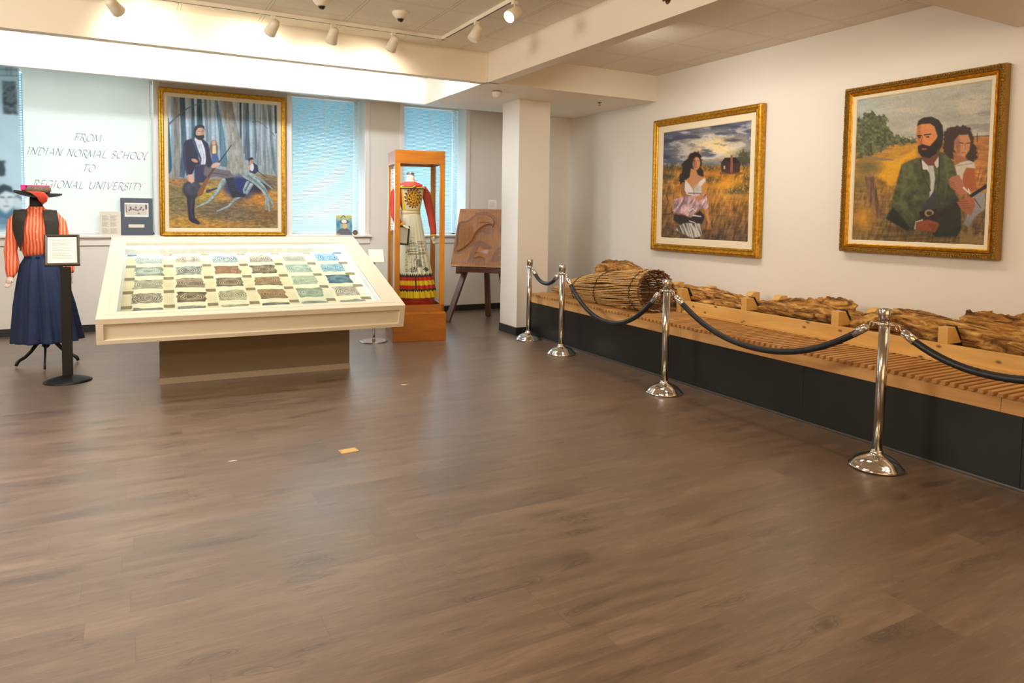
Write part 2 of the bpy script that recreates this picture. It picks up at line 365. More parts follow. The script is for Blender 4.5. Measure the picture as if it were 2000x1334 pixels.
# beams and the cove over the windows
M_beam = mat('beam_paint', (240, 230, 214), .6, bump=(160, .04))
struct('trim_1', MB().box(XL, 3.503, 7.14, 7.26, ZS, ZC), M_beam)
struct('trim_2', MB().box(3.503, 3.648, YB, 7.14, ZS, ZC), M_beam)
sof = MB().prism([(7.11, ZS), (9.06, ZS), (YW+.01, 3.243), (YW+.01, ZC+.15), (7.11, ZC+.15)], 3.485, XR, axis='x')
struct('trim_3', sof, M_beam)
struct('trim_4', MB().prism([(9.0, ZS), (9.06, ZS), (YW+.01, 3.243), (YW+.01, ZC+.15), (9.0, ZC+.15)], XL, 3.485, axis='x'), M_white)
struct('trim_5', MB().box(3.648, XR, 1.9, 2.93, ZS, ZC), M_beam)

# ------------------------------------------------------------------ windows
def window(name, x0, x1):
    o = struct(name, MB().box(x0, x1, YW+.40, YW+.44, ZSILL, ZSILL+.06).box(x0, x1, YW+.40, YW+.44, ZHEAD-.05, ZHEAD)
               .box(x0, x0+.05, YW+.40, YW+.44, ZSILL, ZHEAD).box(x1-.05, x1, YW+.40, YW+.44, ZSILL, ZHEAD)
               , M_trim)
    obj('pane', MB().box(x0+.04, x1-.04, YW+.418, YW+.424, ZSILL+.05, ZHEAD-.04), M_glass, o, world=True)
    c = MB()
    for a, b_ in ((x0-.075, x0), (x1, x1+.075)): c.box(a, b_, YW-.022, YW, ZSILL, 3.235)
    obj('casing', c, M_trim, o, world=True, bevel=.005)
    obj('sill', MB().box(x0-.10, x1+.10, YW-.075, YW+.40, ZSILL, ZSILL+.028), M_trim, o, world=True, bevel=.006)
    obj('apron', MB().box(x0-.075, x1+.075, YW-.026, YW, ZSILL-.10, ZSILL-.005), M_trim, o, world=True, bevel=.004)
    return o
window('window_1', -2.72, .245); window('window_2', 1.99, 3.05); window('window_3', 3.665, 4.702)
M_slat = mat('blind_slat', (214, 232, 240), .4, trans=.45)
M_cord = mat('blind_cord', (240, 240, 240), .7)
def blind(x0, x1, label, tilt=31, group='white venetian blinds in the windows'):
    t = thing('venetian_blind', label, 'blind', ((x0+x1)/2, YW+.30, ZSILL+.03), 0, group)
    w = (x1-x0)/2; zt = ZHEAD-ZSILL-.05
    s = MB(); z = .05; ct, st = math.cos(R(tilt))*.0125, math.sin(R(tilt))*.0125
    while z < zt-.04:
        s.add([(-w, -ct, z-st), (w, -ct, z-st), (w, 0, z+.002), (-w, 0, z+.002), (w, ct, z+st), (-w, ct, z+st)], [(0, 1, 2, 3), (3, 2, 4, 5)]); z += .0205
    obj('slats', s, M_slat, t, fixn=False)
    obj('headrail', MB().box(-w, w, -.02, .02, zt-.035, zt), M_trim, t, bevel=.003)
    obj('bottom_rail', MB().box(-w, w, -.013, .013, .018, .036), M_trim, t, bevel=.003)
    c = MB()
    for q in (-.72, 0, .72): c.tube([(w*q, -.014, .03), (w*q, -.014, zt-.03)], .0018, 5)
    obj('ladder_cord', c, M_cord, t)
    obj('wand', MB().tube([(-w*.9, -.03, zt-.06), (-w*.9, -.03, .85)], .004, 6), M_cord, t)
    return t
blind(-2.70, -1.2, 'white venetian blind behind the printed photo shade at the left edge')
blind(-1.18, .235, 'white venetian blind glimpsed behind the lettered shade')
blind(2.0, 3.04, 'white venetian blind right of the man-in-forest painting, above the small portrait')
blind(3.675, 4.692, 'white venetian blind behind the wooden glass display case')
# ------------------------------------------------------------------ a small painter for canvases, prints and cloth
_rng = np.random.RandomState(11); _T = _rng.rand(256, 256)
def vn(x, y, seed=0):
    x = np.asarray(x)+seed*17.31; y = np.asarray(y)+seed*9.77
    xi = np.floor(x).astype(int); yi = np.floor(y).astype(int); fx = x-xi; fy = y-yi
    fx = fx*fx*(3-2*fx); fy = fy*fy*(3-2*fy)
    a, b_, c, d = _T[xi & 255, yi & 255], _T[(xi+1) & 255, yi & 255], _T[xi & 255, (yi+1) & 255], _T[(xi+1) & 255, (yi+1) & 255]
    return (a*(1-fx)+b_*fx)*(1-fy)+(c*(1-fx)+d*fx)*fy
def fbm(x, y, seed=0, o=4):
    s = 0; a = .5; t = 0
    for k in range(o): s = s+a*vn(x*2**k, y*2**k, seed+k*3); t += a; a *= .5
    return s/t
def homog(src, dst):
    A = []; B = []
    for (x, y), (u, v) in zip(src, dst):
        A.append([x, y, 1, 0, 0, 0, -u*x, -u*y]); B.append(u); A.append([0, 0, 0, x, y, 1, -v*x, -v*y]); B.append(v)
    h = np.linalg.solve(np.array(A, float), np.array(B, float)); return np.append(h, 1).reshape(3, 3)
class Canvas:
    """drawing coordinates: corners tl, tr, bl, br of the sheet as they are laid out in the drawing"""
    def __init__(s, nu, nv, tl, tr, bl, br, base=(200, 200, 200)):
        s.nu, s.nv = nu, nv
        Hm = homog([(0, 0), (1, 0), (0, 1), (1, 1)], [tl, tr, bl, br])
        u, v = np.meshgrid(np.linspace(0, 1, nu), np.linspace(0, 1, nv)); s.u, s.vv = u, v
        w = Hm[2, 0]*u+Hm[2, 1]*v+Hm[2, 2]
        s.X = (Hm[0, 0]*u+Hm[0, 1]*v+Hm[0, 2])/w; s.Y = (Hm[1, 0]*u+Hm[1, 1]*v+Hm[1, 2])/w
        s.I = np.zeros((nv, nu, 3))+np.array(base, float)
    def mix(s, m, col):
        m = m[..., None]; s.I = s.I*(1-m)+np.asarray(col, float)*m; return s
    def pm(s, pts, soft=3):
        P = np.array(pts, float); x0, y0 = P.min(0)-soft*2; x1, y1 = P.max(0)+soft*2
        out = np.zeros_like(s.X); sel = (s.X > x0) & (s.X < x1) & (s.Y > y0) & (s.Y < y1)
        x, y = s.X[sel], s.Y[sel]; ins = np.zeros(x.shape, bool); d = np.full(x.shape, 1e9)
        for (ax, ay), (bx, by) in zip(P, np.roll(P, -1, 0)):
            c = ((ay > y) != (by > y)) & (x < (bx-ax)*(y-ay)/((by-ay) if by != ay else 1e-9)+ax); ins ^= c
            L = (bx-ax)**2+(by-ay)**2+1e-9; t = np.clip(((x-ax)*(bx-ax)+(y-ay)*(by-ay))/L, 0, 1)
            d = np.minimum(d, np.hypot(x-ax-t*(bx-ax), y-ay-t*(by-ay)))
        out[sel] = np.clip(np.where(ins, d, -d)/soft*.5+.5, 0, 1); return out
    def poly(s, pts, col, soft=3, a=1, jit=0): 
        if jit:
            X, Y = s.X, s.Y; s.X = X+(fbm(X/14, Y/14, 5)-.5)*jit; s.Y = Y+(fbm(X/14, Y/14, 9)-.5)*jit
            m = s.pm(pts, soft); s.X, s.Y = X, Y
        else: m = s.pm(pts, soft)
        s.mix(m*a, col); return m
    def em(s, cx, cy, rx, ry, soft=.15, rot=0):
        c, n_ = math.cos(R(rot)), math.sin(R(rot)); dx, dy = s.X-cx, s.Y-cy
        q = np.sqrt(((dx*c+dy*n_)/rx)**2+((-dx*n_+dy*c)/ry)**2); return np.clip((1-q)/soft*.5+.5, 0, 1)
    def ell(s, cx, cy, rx, ry, col, soft=.15, rot=0, a=1): m = s.em(cx, cy, rx, ry, soft, rot); s.mix(m*a, col); return m
    def lm(s, pts, w0, w1=None, soft=2):
        w1 = w0 if w1 is None else w1; out = np.zeros_like(s.X); n = len(pts)-1
        for i in range(n):
            (ax, ay), (bx, by) = pts[i], pts[i+1]; L = (bx-ax)**2+(by-ay)**2+1e-9
            t = np.clip(((s.X-ax)*(bx-ax)+(s.Y-ay)*(by-ay))/L, 0, 1); d = np.hypot(s.X-ax-t*(bx-ax), s.Y-ay-t*(by-ay))
            w = (w0+(w1-w0)*(i+t)/n)/2; out = np.maximum(out, np.clip((w-d)/soft+.5, 0, 1))
        return out
    def line(s, pts, w0, col, w1=None, soft=2, a=1): m = s.lm(pts, w0, w1, soft); s.mix(m*a, col); return m
    def mul(s, m): s.I = s.I*m[..., None]; return s
    def strokes(s, sx, sy, amt, seed=0, o=3): s.mul(1+(fbm(s.X/sx, s.Y/sy, seed, o)-.5)*amt); return s
    def lin(s, gain=1):
        v = np.clip(s.I, 0, 255)/255; return np.clip(np.where(v <= .04045, v/12.92, ((v+.055)/1.055)**2.4)*gain, 0, 1)
def sheet(w, h, nu, nv, y=0, x0=None, z0=0):
    """front-facing sheet (faces -Y), top row first"""
    x0 = -w/2 if x0 is None else x0
    u, v = np.meshgrid(np.linspace(0, 1, nu), np.linspace(0, 1, nv))
    return np.stack([x0+u*w, np.full_like(u, y), z0+(1-v)*h], -1)

# ------------------------------------------------------------------ the three framed paintings
def paint_forest():
    c = Canvas(236, 286, (128, 118), (1045, 200), (140, 1220), (1055, 1225), (168, 188, 204)); X, Y = c.X, c.Y
    c.mul(1.08-.28*np.clip((Y-250)/600, 0, 1)+(fbm(X/60, Y/120, 1)-.5)*.3)
    for k in range(26):
        x = 150+k*36+_rng.rand()*20; w = 6+_rng.rand()*14; g = _rng.rand()
        c.poly([(x, 110), (x+w, 110), (x+w*1.5+10, 780), (x-w*.3+6, 780)], (105+50*g, 130+40*g, 150+35*g), 4, .75)
    g = c.pm([(120, 806), (260, 800), (400, 830), (560, 800), (700, 770), (860, 760), (1070, 790), (1070, 1240), (120, 1240)], 14); c.mix(g, (138, 116, 78))
    for cx, cy, rx, ry, col in ((210, 835, 90, 22, (190, 120, 70)), (430, 955, 110, 80, (186, 160, 62)), (870, 985, 190, 70, (204, 132, 50)), (590, 1060, 240, 60, (88, 82, 78)), (640, 1130, 230, 50, (110, 96, 76)), (230, 1175, 200, 45, (196, 148, 56)), (200, 980, 80, 120, (112, 104, 76)), (960, 1120, 120, 60, (116, 88, 60)), (560, 1200, 220, 30, (184, 132, 60)), (600, 930, 70, 40, (200, 140, 50)), (980, 850, 70, 40, (96, 86, 84))):
        c.mix(c.em(cx, cy, rx, ry, .9)*g*.85, col)
    c.I = c.I*(1+((fbm(X/26, Y/9, 4)-.5)*.7*g)[..., None])
    # tree trunks
    for p, col in (([(132, 300), (138, 300), (150, 500), (165, 740), (130, 770)], (28, 74, 100)), ([(178, 120), (222, 124), (232, 560), (262, 806), (140, 806), (182, 640)], (128, 128, 128)),
                   ([(226, 125), (272, 129), (292, 620), (268, 800), (225, 790), (246, 560)], (62, 88, 110)), ([(326, 134), (350, 137), (362, 560), (330, 560)], (56, 94, 118)), ([(374, 138), (411, 141), (428, 420), (374, 420)], (50, 84, 108)),
                   ([(432, 143), (452, 145), (476, 500), (452, 500)], (110, 130, 146)), ([(525, 152), (546, 154), (600, 420), (640, 720), (575, 700), (560, 460)], (84, 120, 142)),
                   ([(732, 170), (746, 171), (748, 480), (736, 480)], (54, 64, 76)), ([(762, 174), (782, 176), (800, 600), (764, 600)], (104, 122, 138)), ([(785, 177), (806, 179), (822, 660), (778, 650)], (76, 96, 114)),
                   ([(846, 182), (862, 183), (884, 640), (862, 640)], (84, 104, 122)), ([(904, 186), (915, 187), (908, 420), (914, 700), (858, 700), (892, 480)], (128, 142, 150)),
                   ([(917, 187), (940, 189), (962, 500), (1010, 770), (920, 770), (936, 450)], (134, 146, 152)), ([(962, 191), (990, 193), (1010, 500), (1050, 800), (1006, 720), (984, 440)], (108, 122, 134)), ([(1022, 196), (1036, 197), (1042, 430), (1028, 430)], (58, 74, 90))):
        m = c.poly(p, col, 4); c.I = c.I*(1+((fbm(X/12, Y/90, 7)-.5)*.6*m)[..., None])
    c.line([(140, 350), (230, 268), (300, 215), (430, 168)], 18, (92, 100, 108), 4)
    c.line([(630, 670), (700, 580)], 6, (120, 130, 140), 3)
    c.line([(838, 336), (880, 330), (925, 352), (966, 392)], 5, (70, 80, 92), 4); c.line([(1000, 420), (1026, 455)], 7, (60, 66, 78), 3)
    m = c.poly([(573, 156), (667, 164), (700, 330), (742, 480), (768, 640), (800, 740), (850, 800), (640, 800), (612, 770), (640, 640), (632, 430), (600, 300)], (150, 150, 146), 5)
    c.I = c.I*(1+((fbm(X/16, Y/60, 12)-.5)*.5*m)[..., None]); c.mix(m*np.clip((X-590-(Y-160)*.3)/70, 0, 1)*.45, (92, 92, 98))
    c.ell(735, 880, 130, 95, (30, 46, 104), .3); c.ell(900, 880, 80, 50, (46, 40, 60), .4)
    for p, a, b_ in (([(790, 770), (860, 820), (930, 890), (965, 960), (985, 1075)], 74, 16), ([(640, 770), (585, 850), (540, 920), (470, 1000), (370, 1045)], 52, 9), ([(960, 950), (1000, 990), (1024, 1040)], 24, 12),
                     ([(830, 860), (790, 930), (690, 985), (640, 1040), (545, 1080)], 34, 8), ([(860, 790), (930, 830), (1010, 895)], 30, 8), ([(800, 840), (770, 900), (776, 940)], 28, 12), ([(960, 960), (955, 1020), (958, 1065)], 18, 8)):
        m = c.line(p, a, (142, 162, 166), b_, 4); c.I = c.I*(1+((fbm(X/20, Y/20, 15)-.5)*.5*m)[..., None])
        c.line([(x+a*.22, y+a*.22) for x, y in p], a*.28, (86, 108, 124), b_*.3, 5, .7)
    # small woman behind
    c.poly([(478, 560), (492, 500), (510, 482), (535, 490), (552, 540), (548, 600), (500, 612)], (110, 92, 80), 4); c.ell(516, 508, 17, 22, (196, 156, 128))
    c.poly([(505, 530), (533, 530), (536, 596), (504, 598)], (214, 198, 160), 3); c.poly([(500, 602), (546, 600), (572, 700), (500, 700)], (62, 92, 140), 5)
    # man beside the right tree
    c.poly([(808, 690), (850, 676), (885, 700), (892, 745), (862, 768), (818, 752)], (40, 44, 72), 4); c.ell(836, 712, 17, 34, (200, 208, 220)); c.ell(832, 660, 19, 22, (180, 128, 104)); c.poly([(806, 640), (836, 628), (852, 646), (818, 654), (812, 680)], (40, 34, 38), 3)
    c.line([(880, 742), (960, 800)], 6, (30, 30, 40), 3); c.ell(815, 715, 9, 24, (196, 140, 116))
    # trousers and boots
    c.poly([(360, 680), (470, 685), (482, 760), (440, 840), (356, 840), (352, 760)], (46, 52, 88), 5)
    c.poly([(440, 700), (560, 728), (650, 742), (676, 780), (660, 806), (600, 806), (540, 790), (470, 800), (430, 770)], (104, 98, 108), 5)
    c.line([(480, 760), (560, 765), (640, 780)], 12, (74, 70, 84), 6, 5)
    c.poly([(612, 806), (676, 796), (700, 880), (722, 920), (792, 938), (770, 962), (672, 966), (650, 900)], (36, 42, 62), 4)
    for k in range(6): c.line([(628+k*8, 830+k*16), (690+k*5, 820+k*16)], 4, (66, 72, 96), 3, 3, .7)
    c.line([(460, 915), (540, 888)], 24, (52, 56, 84), 14, 3)
    c.poly([(286, 950), (360, 960), (352, 1070), (356, 1130), (404, 1180), (388, 1195), (330, 1176), (304, 1150), (296, 1060)], (40, 42, 60), 4); c.line([(330, 980), (325, 1080), (340, 1140)], 10, (78, 84, 112), 6, 6, .6)
    # coat, shirt
    c.poly([(262, 520), (276, 488), (345, 466), (372, 480), (430, 480), (470, 515), (486, 600), (505, 690), (480, 716), (440, 690), (420, 700), (372, 690), (330, 775), (288, 780), (262, 660), (256, 590)], (34, 38, 64), 5)
    m = c.poly([(352, 470), (412, 480), (438, 540), (452, 620), (446, 688), (404, 690), (382, 600)], (198, 208, 222), 4); c.I = c.I*(1+((fbm(X/18, Y/40, 2)-.5)*.35*m)[..., None])
    c.line([(345, 480), (372, 560), (406, 640), (400, 690)], 22, (56, 66, 104), 12, 5); c.line([(420, 482), (452, 560), (458, 660)], 18, (36, 42, 72), 10, 5); c.line([(268, 540), (274, 680), (300, 770)], 16, (60, 70, 104), 10, 8, .6)
    c.line([(402, 490), (428, 600), (430, 685)], 3, (140, 150, 170), 2, 3)
    c.ell(355, 655, 30, 14, (186, 142, 122), rot=20); c.line([(370, 694), (455, 694)], 12, (60, 66, 96), 10)
    # head
    c.ell(385, 478, 30, 24, (206, 208, 214)); c.ell(402, 412, 34, 50, (194, 156, 138)); c.poly([(412, 380), (440, 395), (440, 440), (420, 440)], (160, 116, 98), 5, .7)
    c.poly([(346, 458), (348, 400), (362, 366), (400, 354), (434, 366), (441, 398), (418, 380), (385, 382), (366, 408), (364, 452)], (34, 30, 34), 4)
    c.poly([(358, 430), (372, 446), (398, 446), (432, 440), (436, 462), (414, 486), (382, 480), (362, 462)], (32, 28, 30), 4)
    c.line([(386, 410), (402, 412)], 5, (50, 40, 40), 4); c.line([(416, 410), (432, 408)], 5, (50, 40, 40), 4); c.line([(410, 412), (416, 432)], 4, (150, 106, 90), 4)
    # hat, rifle, hands
    c.ell(332, 896, 80, 76, (44, 46, 60)); c.ell(336, 888, 54, 50, (80, 84, 106), .5); c.ell(344, 898, 34, 30, (54, 56, 74), .7)
    c.line([(400, 930), (440, 850), (478, 786)], 46, (128, 82, 54), 22, 4); c.line([(470, 790), (520, 720), (560, 668)], 20, (92, 62, 50), 14, 3); c.line([(545, 690), (604, 612), (663, 528)], 11, (44, 44, 56), 7, 3)
    c.ell(532, 694, 38, 20, (208, 168, 150), rot=-20); c.line([(545, 690), (548, 716)], 10, (200, 156, 140), 8)
    c.poly([(296, 772), (336, 770), (352, 830), (332, 846), (300, 826)], (206, 162, 144), 5)
    c.strokes(9, 9, .16, 21); return c
def paint_meadow():
    c = Canvas(190, 236, (150, 270), (840, 172), (130, 1115), (806, 1157), (86, 92, 114)); X, Y = c.X, c.Y
    n = fbm(X/130, Y/60, 3, 5); c.mul(.72+n*.6)
    glow = np.exp(-(((X-560)/230)**2+((Y-400)/110)**2)); c.mix(np.clip(glow*1.25*(.55+n*.8), 0, 1), (232, 212, 158))
    c.mix(np.clip((fbm(X/90, Y/34, 8, 5)-.52)*4, 0, .7)*(Y < 540), (214, 208, 206)); c.mix(np.clip((fbm(X/110, Y/30, 18, 5)-.55)*5, 0, .75)*(Y < 520), (62, 66, 88))
    g = np.clip((Y-532)/14, 0, 1); c.mix(g, (176, 122, 46)); c.mix(g*np.clip((Y-780)/330, 0, 1)*.95, (92, 74, 60)); c.mix(g*np.clip((300-X)/180, 0, 1)*.5, (110, 84, 50))
    c.I = c.I*(1+(((fbm(X/13+Y/60, Y/46, 6)-.5)*1.0+(fbm(X/60, Y/12, 16)-.5)*.4)*g)[..., None])
    c.ell(640, 690, 130, 34, (226, 158, 44), .9); c.ell(700, 770, 140, 40, (206, 158, 84), .9, a=.7); c.ell(560, 600, 130, 20, (196, 128, 46), .9)
    for cx, cy, rx, ry in ((200, 545, 70, 26), (180, 620, 60, 22), (330, 560, 60, 14), (510, 560, 60, 22), (780, 725, 70, 36), (700, 750, 60, 20), (520, 655, 60, 26), (800, 640, 30, 40)):
        m = c.em(cx, cy, rx, ry, .8)*np.clip((fbm(X/9, Y/16, 4)-.25)*3, 0, 1); c.mix(m*.9, (62, 66, 48))
    c.line([(140, 930), (200, 930), (230, 900), (225, 780)], 8, (60, 46, 40), 3); c.line([(170, 770), (185, 830), (160, 900)], 7, (60, 46, 40), 3)
    # cabin and tree
    m = c.em(772, 490, 62, 62, .5)*np.clip((fbm(X/11, Y/11, 13)-.3)*4, 0, 1); c.mix(m, (70, 72, 48)); c.poly([(768, 402), (790, 440), (820, 470), (810, 520), (740, 520), (722, 490), (750, 440)], (72, 74, 50), 6, .8, jit=30)
    c.line([(768, 520), (770, 548)], 8, (52, 44, 36))
    c.poly([(597, 520), (626, 478), (712, 474), (748, 516), (744, 592), (664, 606), (600, 588)], (66, 44, 44), 3); c.poly([(597, 518), (626, 476), (712, 472), (748, 516), (690, 520), (640, 498)], (44, 32, 34), 3)
    c.poly([(672, 452), (689, 452), (690, 608), (668, 608)], (146, 84, 66), 2); c.poly([(618, 540), (629, 540), (629, 566), (618, 566)], (206, 190, 150), 2); c.line([(596, 600), (760, 600), (700, 628)], 20, (96, 62, 36), 8, 10, .7)
    # woman
    c.poly([(330, 480), (352, 448), (385, 424), (420, 424), (440, 452), (446, 500), (438, 545), (456, 580), (458, 622), (430, 650), (400, 620), (360, 640), (330, 690), (300, 700), (276, 680), (272, 620), (296, 580), (290, 530)], (44, 30, 26), 5, jit=26)
    c.poly([(362, 560), (402, 572), (416, 610), (470, 640), (468, 700), (430, 720), (390, 740), (340, 700), (312, 660), (350, 630)], (190, 132, 86), 5)
    c.ell(405, 520, 29, 54, (200, 140, 100), .12, 4); c.poly([(376, 480), (396, 480), (398, 560), (384, 552)], (112, 70, 50), 6, .7)
    c.line([(382, 500), (396, 500)], 5, (50, 32, 26)); c.line([(412, 498), (426, 498)], 5, (50, 32, 26)); c.line([(404, 504), (406, 530)], 4, (140, 88, 60)); c.line([(396, 550), (416, 550)], 5, (130, 60, 48), 4)
    c.line([(462, 650), (458, 720), (468, 790)], 38, (196, 134, 82), 30, 4); c.line([(304, 690), (298, 760), (330, 806)], 36, (150, 100, 66), 28, 4)
    c.poly([(316, 652), (350, 690), (382, 738), (428, 668), (470, 634), (474, 662), (442, 706), (444, 764), (398, 784), (334, 772), (312, 736)], (216, 212, 206), 4)
    c.ell(410, 730, 26, 30, (178, 172, 168), .8); c.line([(384, 736), (386, 770)], 5, (110, 104, 102)); c.line([(340, 760), (440, 764)], 8, (96, 84, 84), 6, 5)
    m = c.poly([(226, 810), (300, 786), (380, 776), (480, 768), (500, 850), (500, 918), (478, 910), (462, 880), (400, 905), (356, 965), (306, 930), (236, 920), (216, 900)], (168, 138, 142), 5)
    c.I = c.I*(1+((fbm(X/16+Y/30, Y/60-X/80, 5)-.5)*1.4*m)[..., None])
    c.poly([(390, 792), (450, 770), (470, 790), (446, 816), (400, 818)], (190, 128, 82), 4)
    c.poly([(226, 930), (300, 938), (360, 962), (430, 900), (470, 950), (446, 1010), (280, 1016), (226, 980)], (46, 36, 38), 5)
    c.line([(316, 872), (350, 905), (376, 885), (400, 910), (404, 880)], 9, (214, 206, 202), 5); c.line([(350, 985), (395, 1000)], 8, (216, 210, 204), 6, 3); c.line([(380, 940), (440, 950)], 14, (200, 194, 188), 8, 3)
    m = c.poly([(300, 1006), (330, 1000), (430, 1006), (448, 1110), (372, 1122), (300, 1090), (238, 1056)], (202, 198, 188), 5); c.I = c.I*(1-(np.clip(fbm(X/9-Y/30, Y/120, 9)-.42, 0, 1)*2.6*m)[..., None])
    c.line([(484, 900), (494, 960), (506, 1010)], 26, (192, 130, 82), 18, 4)
    for k in range(4): c.line([(496+k*5, 1010), (486+k*12, 1052)], 8, (176, 116, 74), 5)
    c.strokes(8, 8, .14, 22); return c
def paint_couple():
    c = Canvas(270, 320, (150, 275), (1003, 137), (118, 1167), (950, 1195), (172, 172, 162)); X, Y = c.X, c.Y
    c.mix(np.clip((360-X)/220, 0, 1)*np.clip((500-Y)/200, 0, 1), (164, 178, 178)); n = fbm(X/170+Y/200, Y/34+X/240, 2, 5)
    c.mul(.86+.28*n); c.mix(np.clip((n-.56)*4, 0, .6)*np.clip((X-350)/400, 0, 1), (126, 116, 116)); c.mix(np.clip((fbm(X/200, Y/50, 12)-.52)*4, 0, .5), (204, 194, 168))
    hor = 545-(X-150)*.06
    g = np.clip((Y-hor)/8, 0, 1); c.mix(g, (178, 128, 52)); c.mix(g*np.clip((Y-760)/200, 0, 1)*.9, (112, 92, 58)); c.mix(g*np.clip((X-820)/60, 0, 1)*np.clip((980-Y)/200, 0, 1), (176, 118, 60))
    c.I = c.I*(1+(((fbm(X/12+Y/50, Y/44, 6)-.5)*.8*np.clip((Y-660)/100, 0, 1)+(fbm(X/70, Y/12, 16)-.5)*.6)*g)[..., None])
    c.poly([(250, 690), (330, 660), (420, 640), (520, 570), (530, 640), (450, 660), (430, 700), (400, 790), (360, 830), (320, 790), (276, 762), (300, 720)], (222, 164, 34), 14, .9)
    c.poly([(380, 572), (520, 545), (530, 580), (440, 600), (400, 640), (330, 650)], (196, 146, 50), 10, .8)
    m = c.poly([(140, 400), (180, 380), (200, 350), (240, 348), (275, 372), (330, 362), (340, 400), (334, 430), (360, 470), (400, 506), (470, 516), (520, 512), (524, 545), (420, 556), (350, 575), (290, 610), (220, 640), (140, 650)], (88, 92, 62), 5, 1, jit=46)
    c.I = c.I*(1+((fbm(X/15, Y/15, 31)-.5)*1.1*m)[..., None]); c.line([(230, 560), (240, 620)], 8, (60, 52, 40), 5)
    c.ell(220, 700, 70, 34, (104, 100, 62), .8); c.ell(170, 800, 70, 60, (96, 96, 60), .9, a=.7); c.line([(190, 636), (300, 652), (372, 656)], 18, (136, 118, 84), 10, 4); c.line([(880, 500), (985, 495)], 5, (90, 72, 50)); c.line([(905, 480), (906, 540)], 5, (80, 62, 46))
    m = c.poly([(196, 756), (222, 748), (252, 760), (270, 850), (302, 1010), (276, 1036), (240, 1010), (214, 880)], (110, 82, 62), 4); c.I = c.I*(1+((fbm(X/8, Y/60, 3)-.5)*1.0*m)[..., None]); c.ell(224, 758, 28, 10, (140, 112, 88))
    c.ell(180, 1030, 60, 60, (212, 150, 46), .9, a=.9); c.poly([(790, 1195), (800, 1090), (830, 1120), (860, 1080), (890, 1150), (930, 1110), (960, 1195)], (170, 140, 84), 8, .8, jit=30)
    # woman behind
    c.poly([(690, 480), (716, 452), (760, 438), (830, 434), (868, 452), (882, 500), (880, 545), (908, 575), (908, 620), (888, 668), (850, 655), (800, 640), (758, 655), (716, 640), (690, 600)], (60, 42, 36), 5, jit=26)
    c.poly([(750, 600), (830, 625), (850, 660), (880, 700), (800, 760), (768, 700)], (158, 104, 72), 5)
    c.poly([(762, 530), (790, 492), (848, 488), (864, 530), (856, 590), (826, 634), (786, 622), (758, 585)], (194, 136, 96), 5); c.poly([(762, 530), (790, 500), (800, 560), (796, 620), (772, 600)], (140, 92, 66), 8, .8)
    c.line([(790, 540), (818, 546)], 5, (50, 34, 28)); c.line([(836, 546), (858, 542)], 5, (50, 34, 28)); c.line([(828, 548), (832, 582)], 4, (146, 92, 62)); c.line([(808, 606), (832, 604)], 6, (140, 66, 52), 4)
    c.poly([(836, 690), (886, 690), (904, 830), (872, 856), (820, 834), (812, 760)], (164, 92, 54), 6)
    c.poly([(766, 690), (800, 668), (856, 654), (888, 668), (894, 706), (838, 700), (818, 740), (810, 800), (800, 830), (776, 760)], (196, 190, 176), 4); c.line([(780, 690), (880, 672)], 6, (150, 142, 130), 4)
    # man
    m = c.poly([(428, 684), (520, 642), (560, 640), (650, 592), (700, 612), (756, 664), (776, 740), (764, 860), (800, 930), (806, 1090), (776, 1142), (640, 1146), (600, 1090), (636, 1030), (520, 1060), (512, 1104), (470, 1112), (324, 1030), (368, 962), (384, 850)], (78, 82, 54), 5)
    c.I = c.I*(1+((fbm(X/34, Y/34, 6)-.5)*.8*m)[..., None]); c.mix(m*np.clip((X+Y-1500)/260, 0, .75), (40, 44, 36))
    c.poly([(330, 1030), (372, 960), (420, 1010), (480, 1090), (470, 1112)], (40, 42, 34), 6, .9); c.line([(440, 700), (450, 800), (420, 930), (500, 1010)], 26, (104, 108, 74), 16, 14, .5); c.line([(700, 640), (720, 760), (700, 900)], 20, (100, 104, 72), 10, 12, .5)
    c.poly([(550, 640), (668, 610), (664, 690), (600, 700)], (110, 66, 44), 5)
    c.poly([(556, 652), (598, 694), (604, 740), (588, 716), (554, 716)], (206, 200, 192), 3); c.poly([(598, 690), (630, 690), (640, 770), (628, 860), (600, 930), (612, 800)], (186, 184, 186), 4); c.poly([(634, 672), (664, 628), (668, 690), (650, 706), (640, 690)], (200, 192, 184), 3)
    c.poly([(552, 954), (600, 900), (640, 840), (656, 970), (650, 990), (560, 986)], (58, 60, 66), 4); c.line([(545, 650), (560, 740), (610, 850)], 14, (58, 64, 42), 8, 5); c.line([(668, 620), (664, 760), (650, 900)], 10, (50, 56, 38), 6, 5)
    c.poly([(540, 985), (650, 968), (652, 1010), (548, 1024)], (44, 36, 32), 4); c.ell(603, 995, 30, 24, (160, 142, 104)); c.ell(603, 995, 18, 13, (66, 56, 44))
    c.poly([(526, 434), (546, 418), (612, 420), (640, 446), (652, 520), (632, 566), (560, 570), (530, 560), (522, 510)], (212, 134, 76), 4); c.poly([(526, 440), (548, 426), (556, 560), (532, 560), (523, 510)], (164, 98, 60), 6, .7)
    c.poly([(524, 436), (534, 402), (566, 382), (616, 376), (660, 396), (686, 432), (692, 500), (686, 560), (660, 600), (644, 530), (654, 500), (636, 440), (606, 420), (556, 424)], (42, 34, 30), 4)
    c.poly([(530, 566), (556, 552), (606, 566), (650, 516), (664, 556), (648, 612), (604, 642), (556, 634), (532, 604)], (36, 26, 22), 4); c.ell(570, 584, 18, 6, (150, 74, 52))
    c.line([(528, 500), (552, 498)], 9, (44, 28, 22), 6); c.line([(572, 494), (614, 488)], 9, (44, 28, 22), 6); c.ell(592, 506, 12, 5, (60, 42, 34)); c.ell(540, 510, 9, 5, (60, 42, 34)); c.line([(560, 500), (552, 546)], 6, (150, 88, 54), 5)
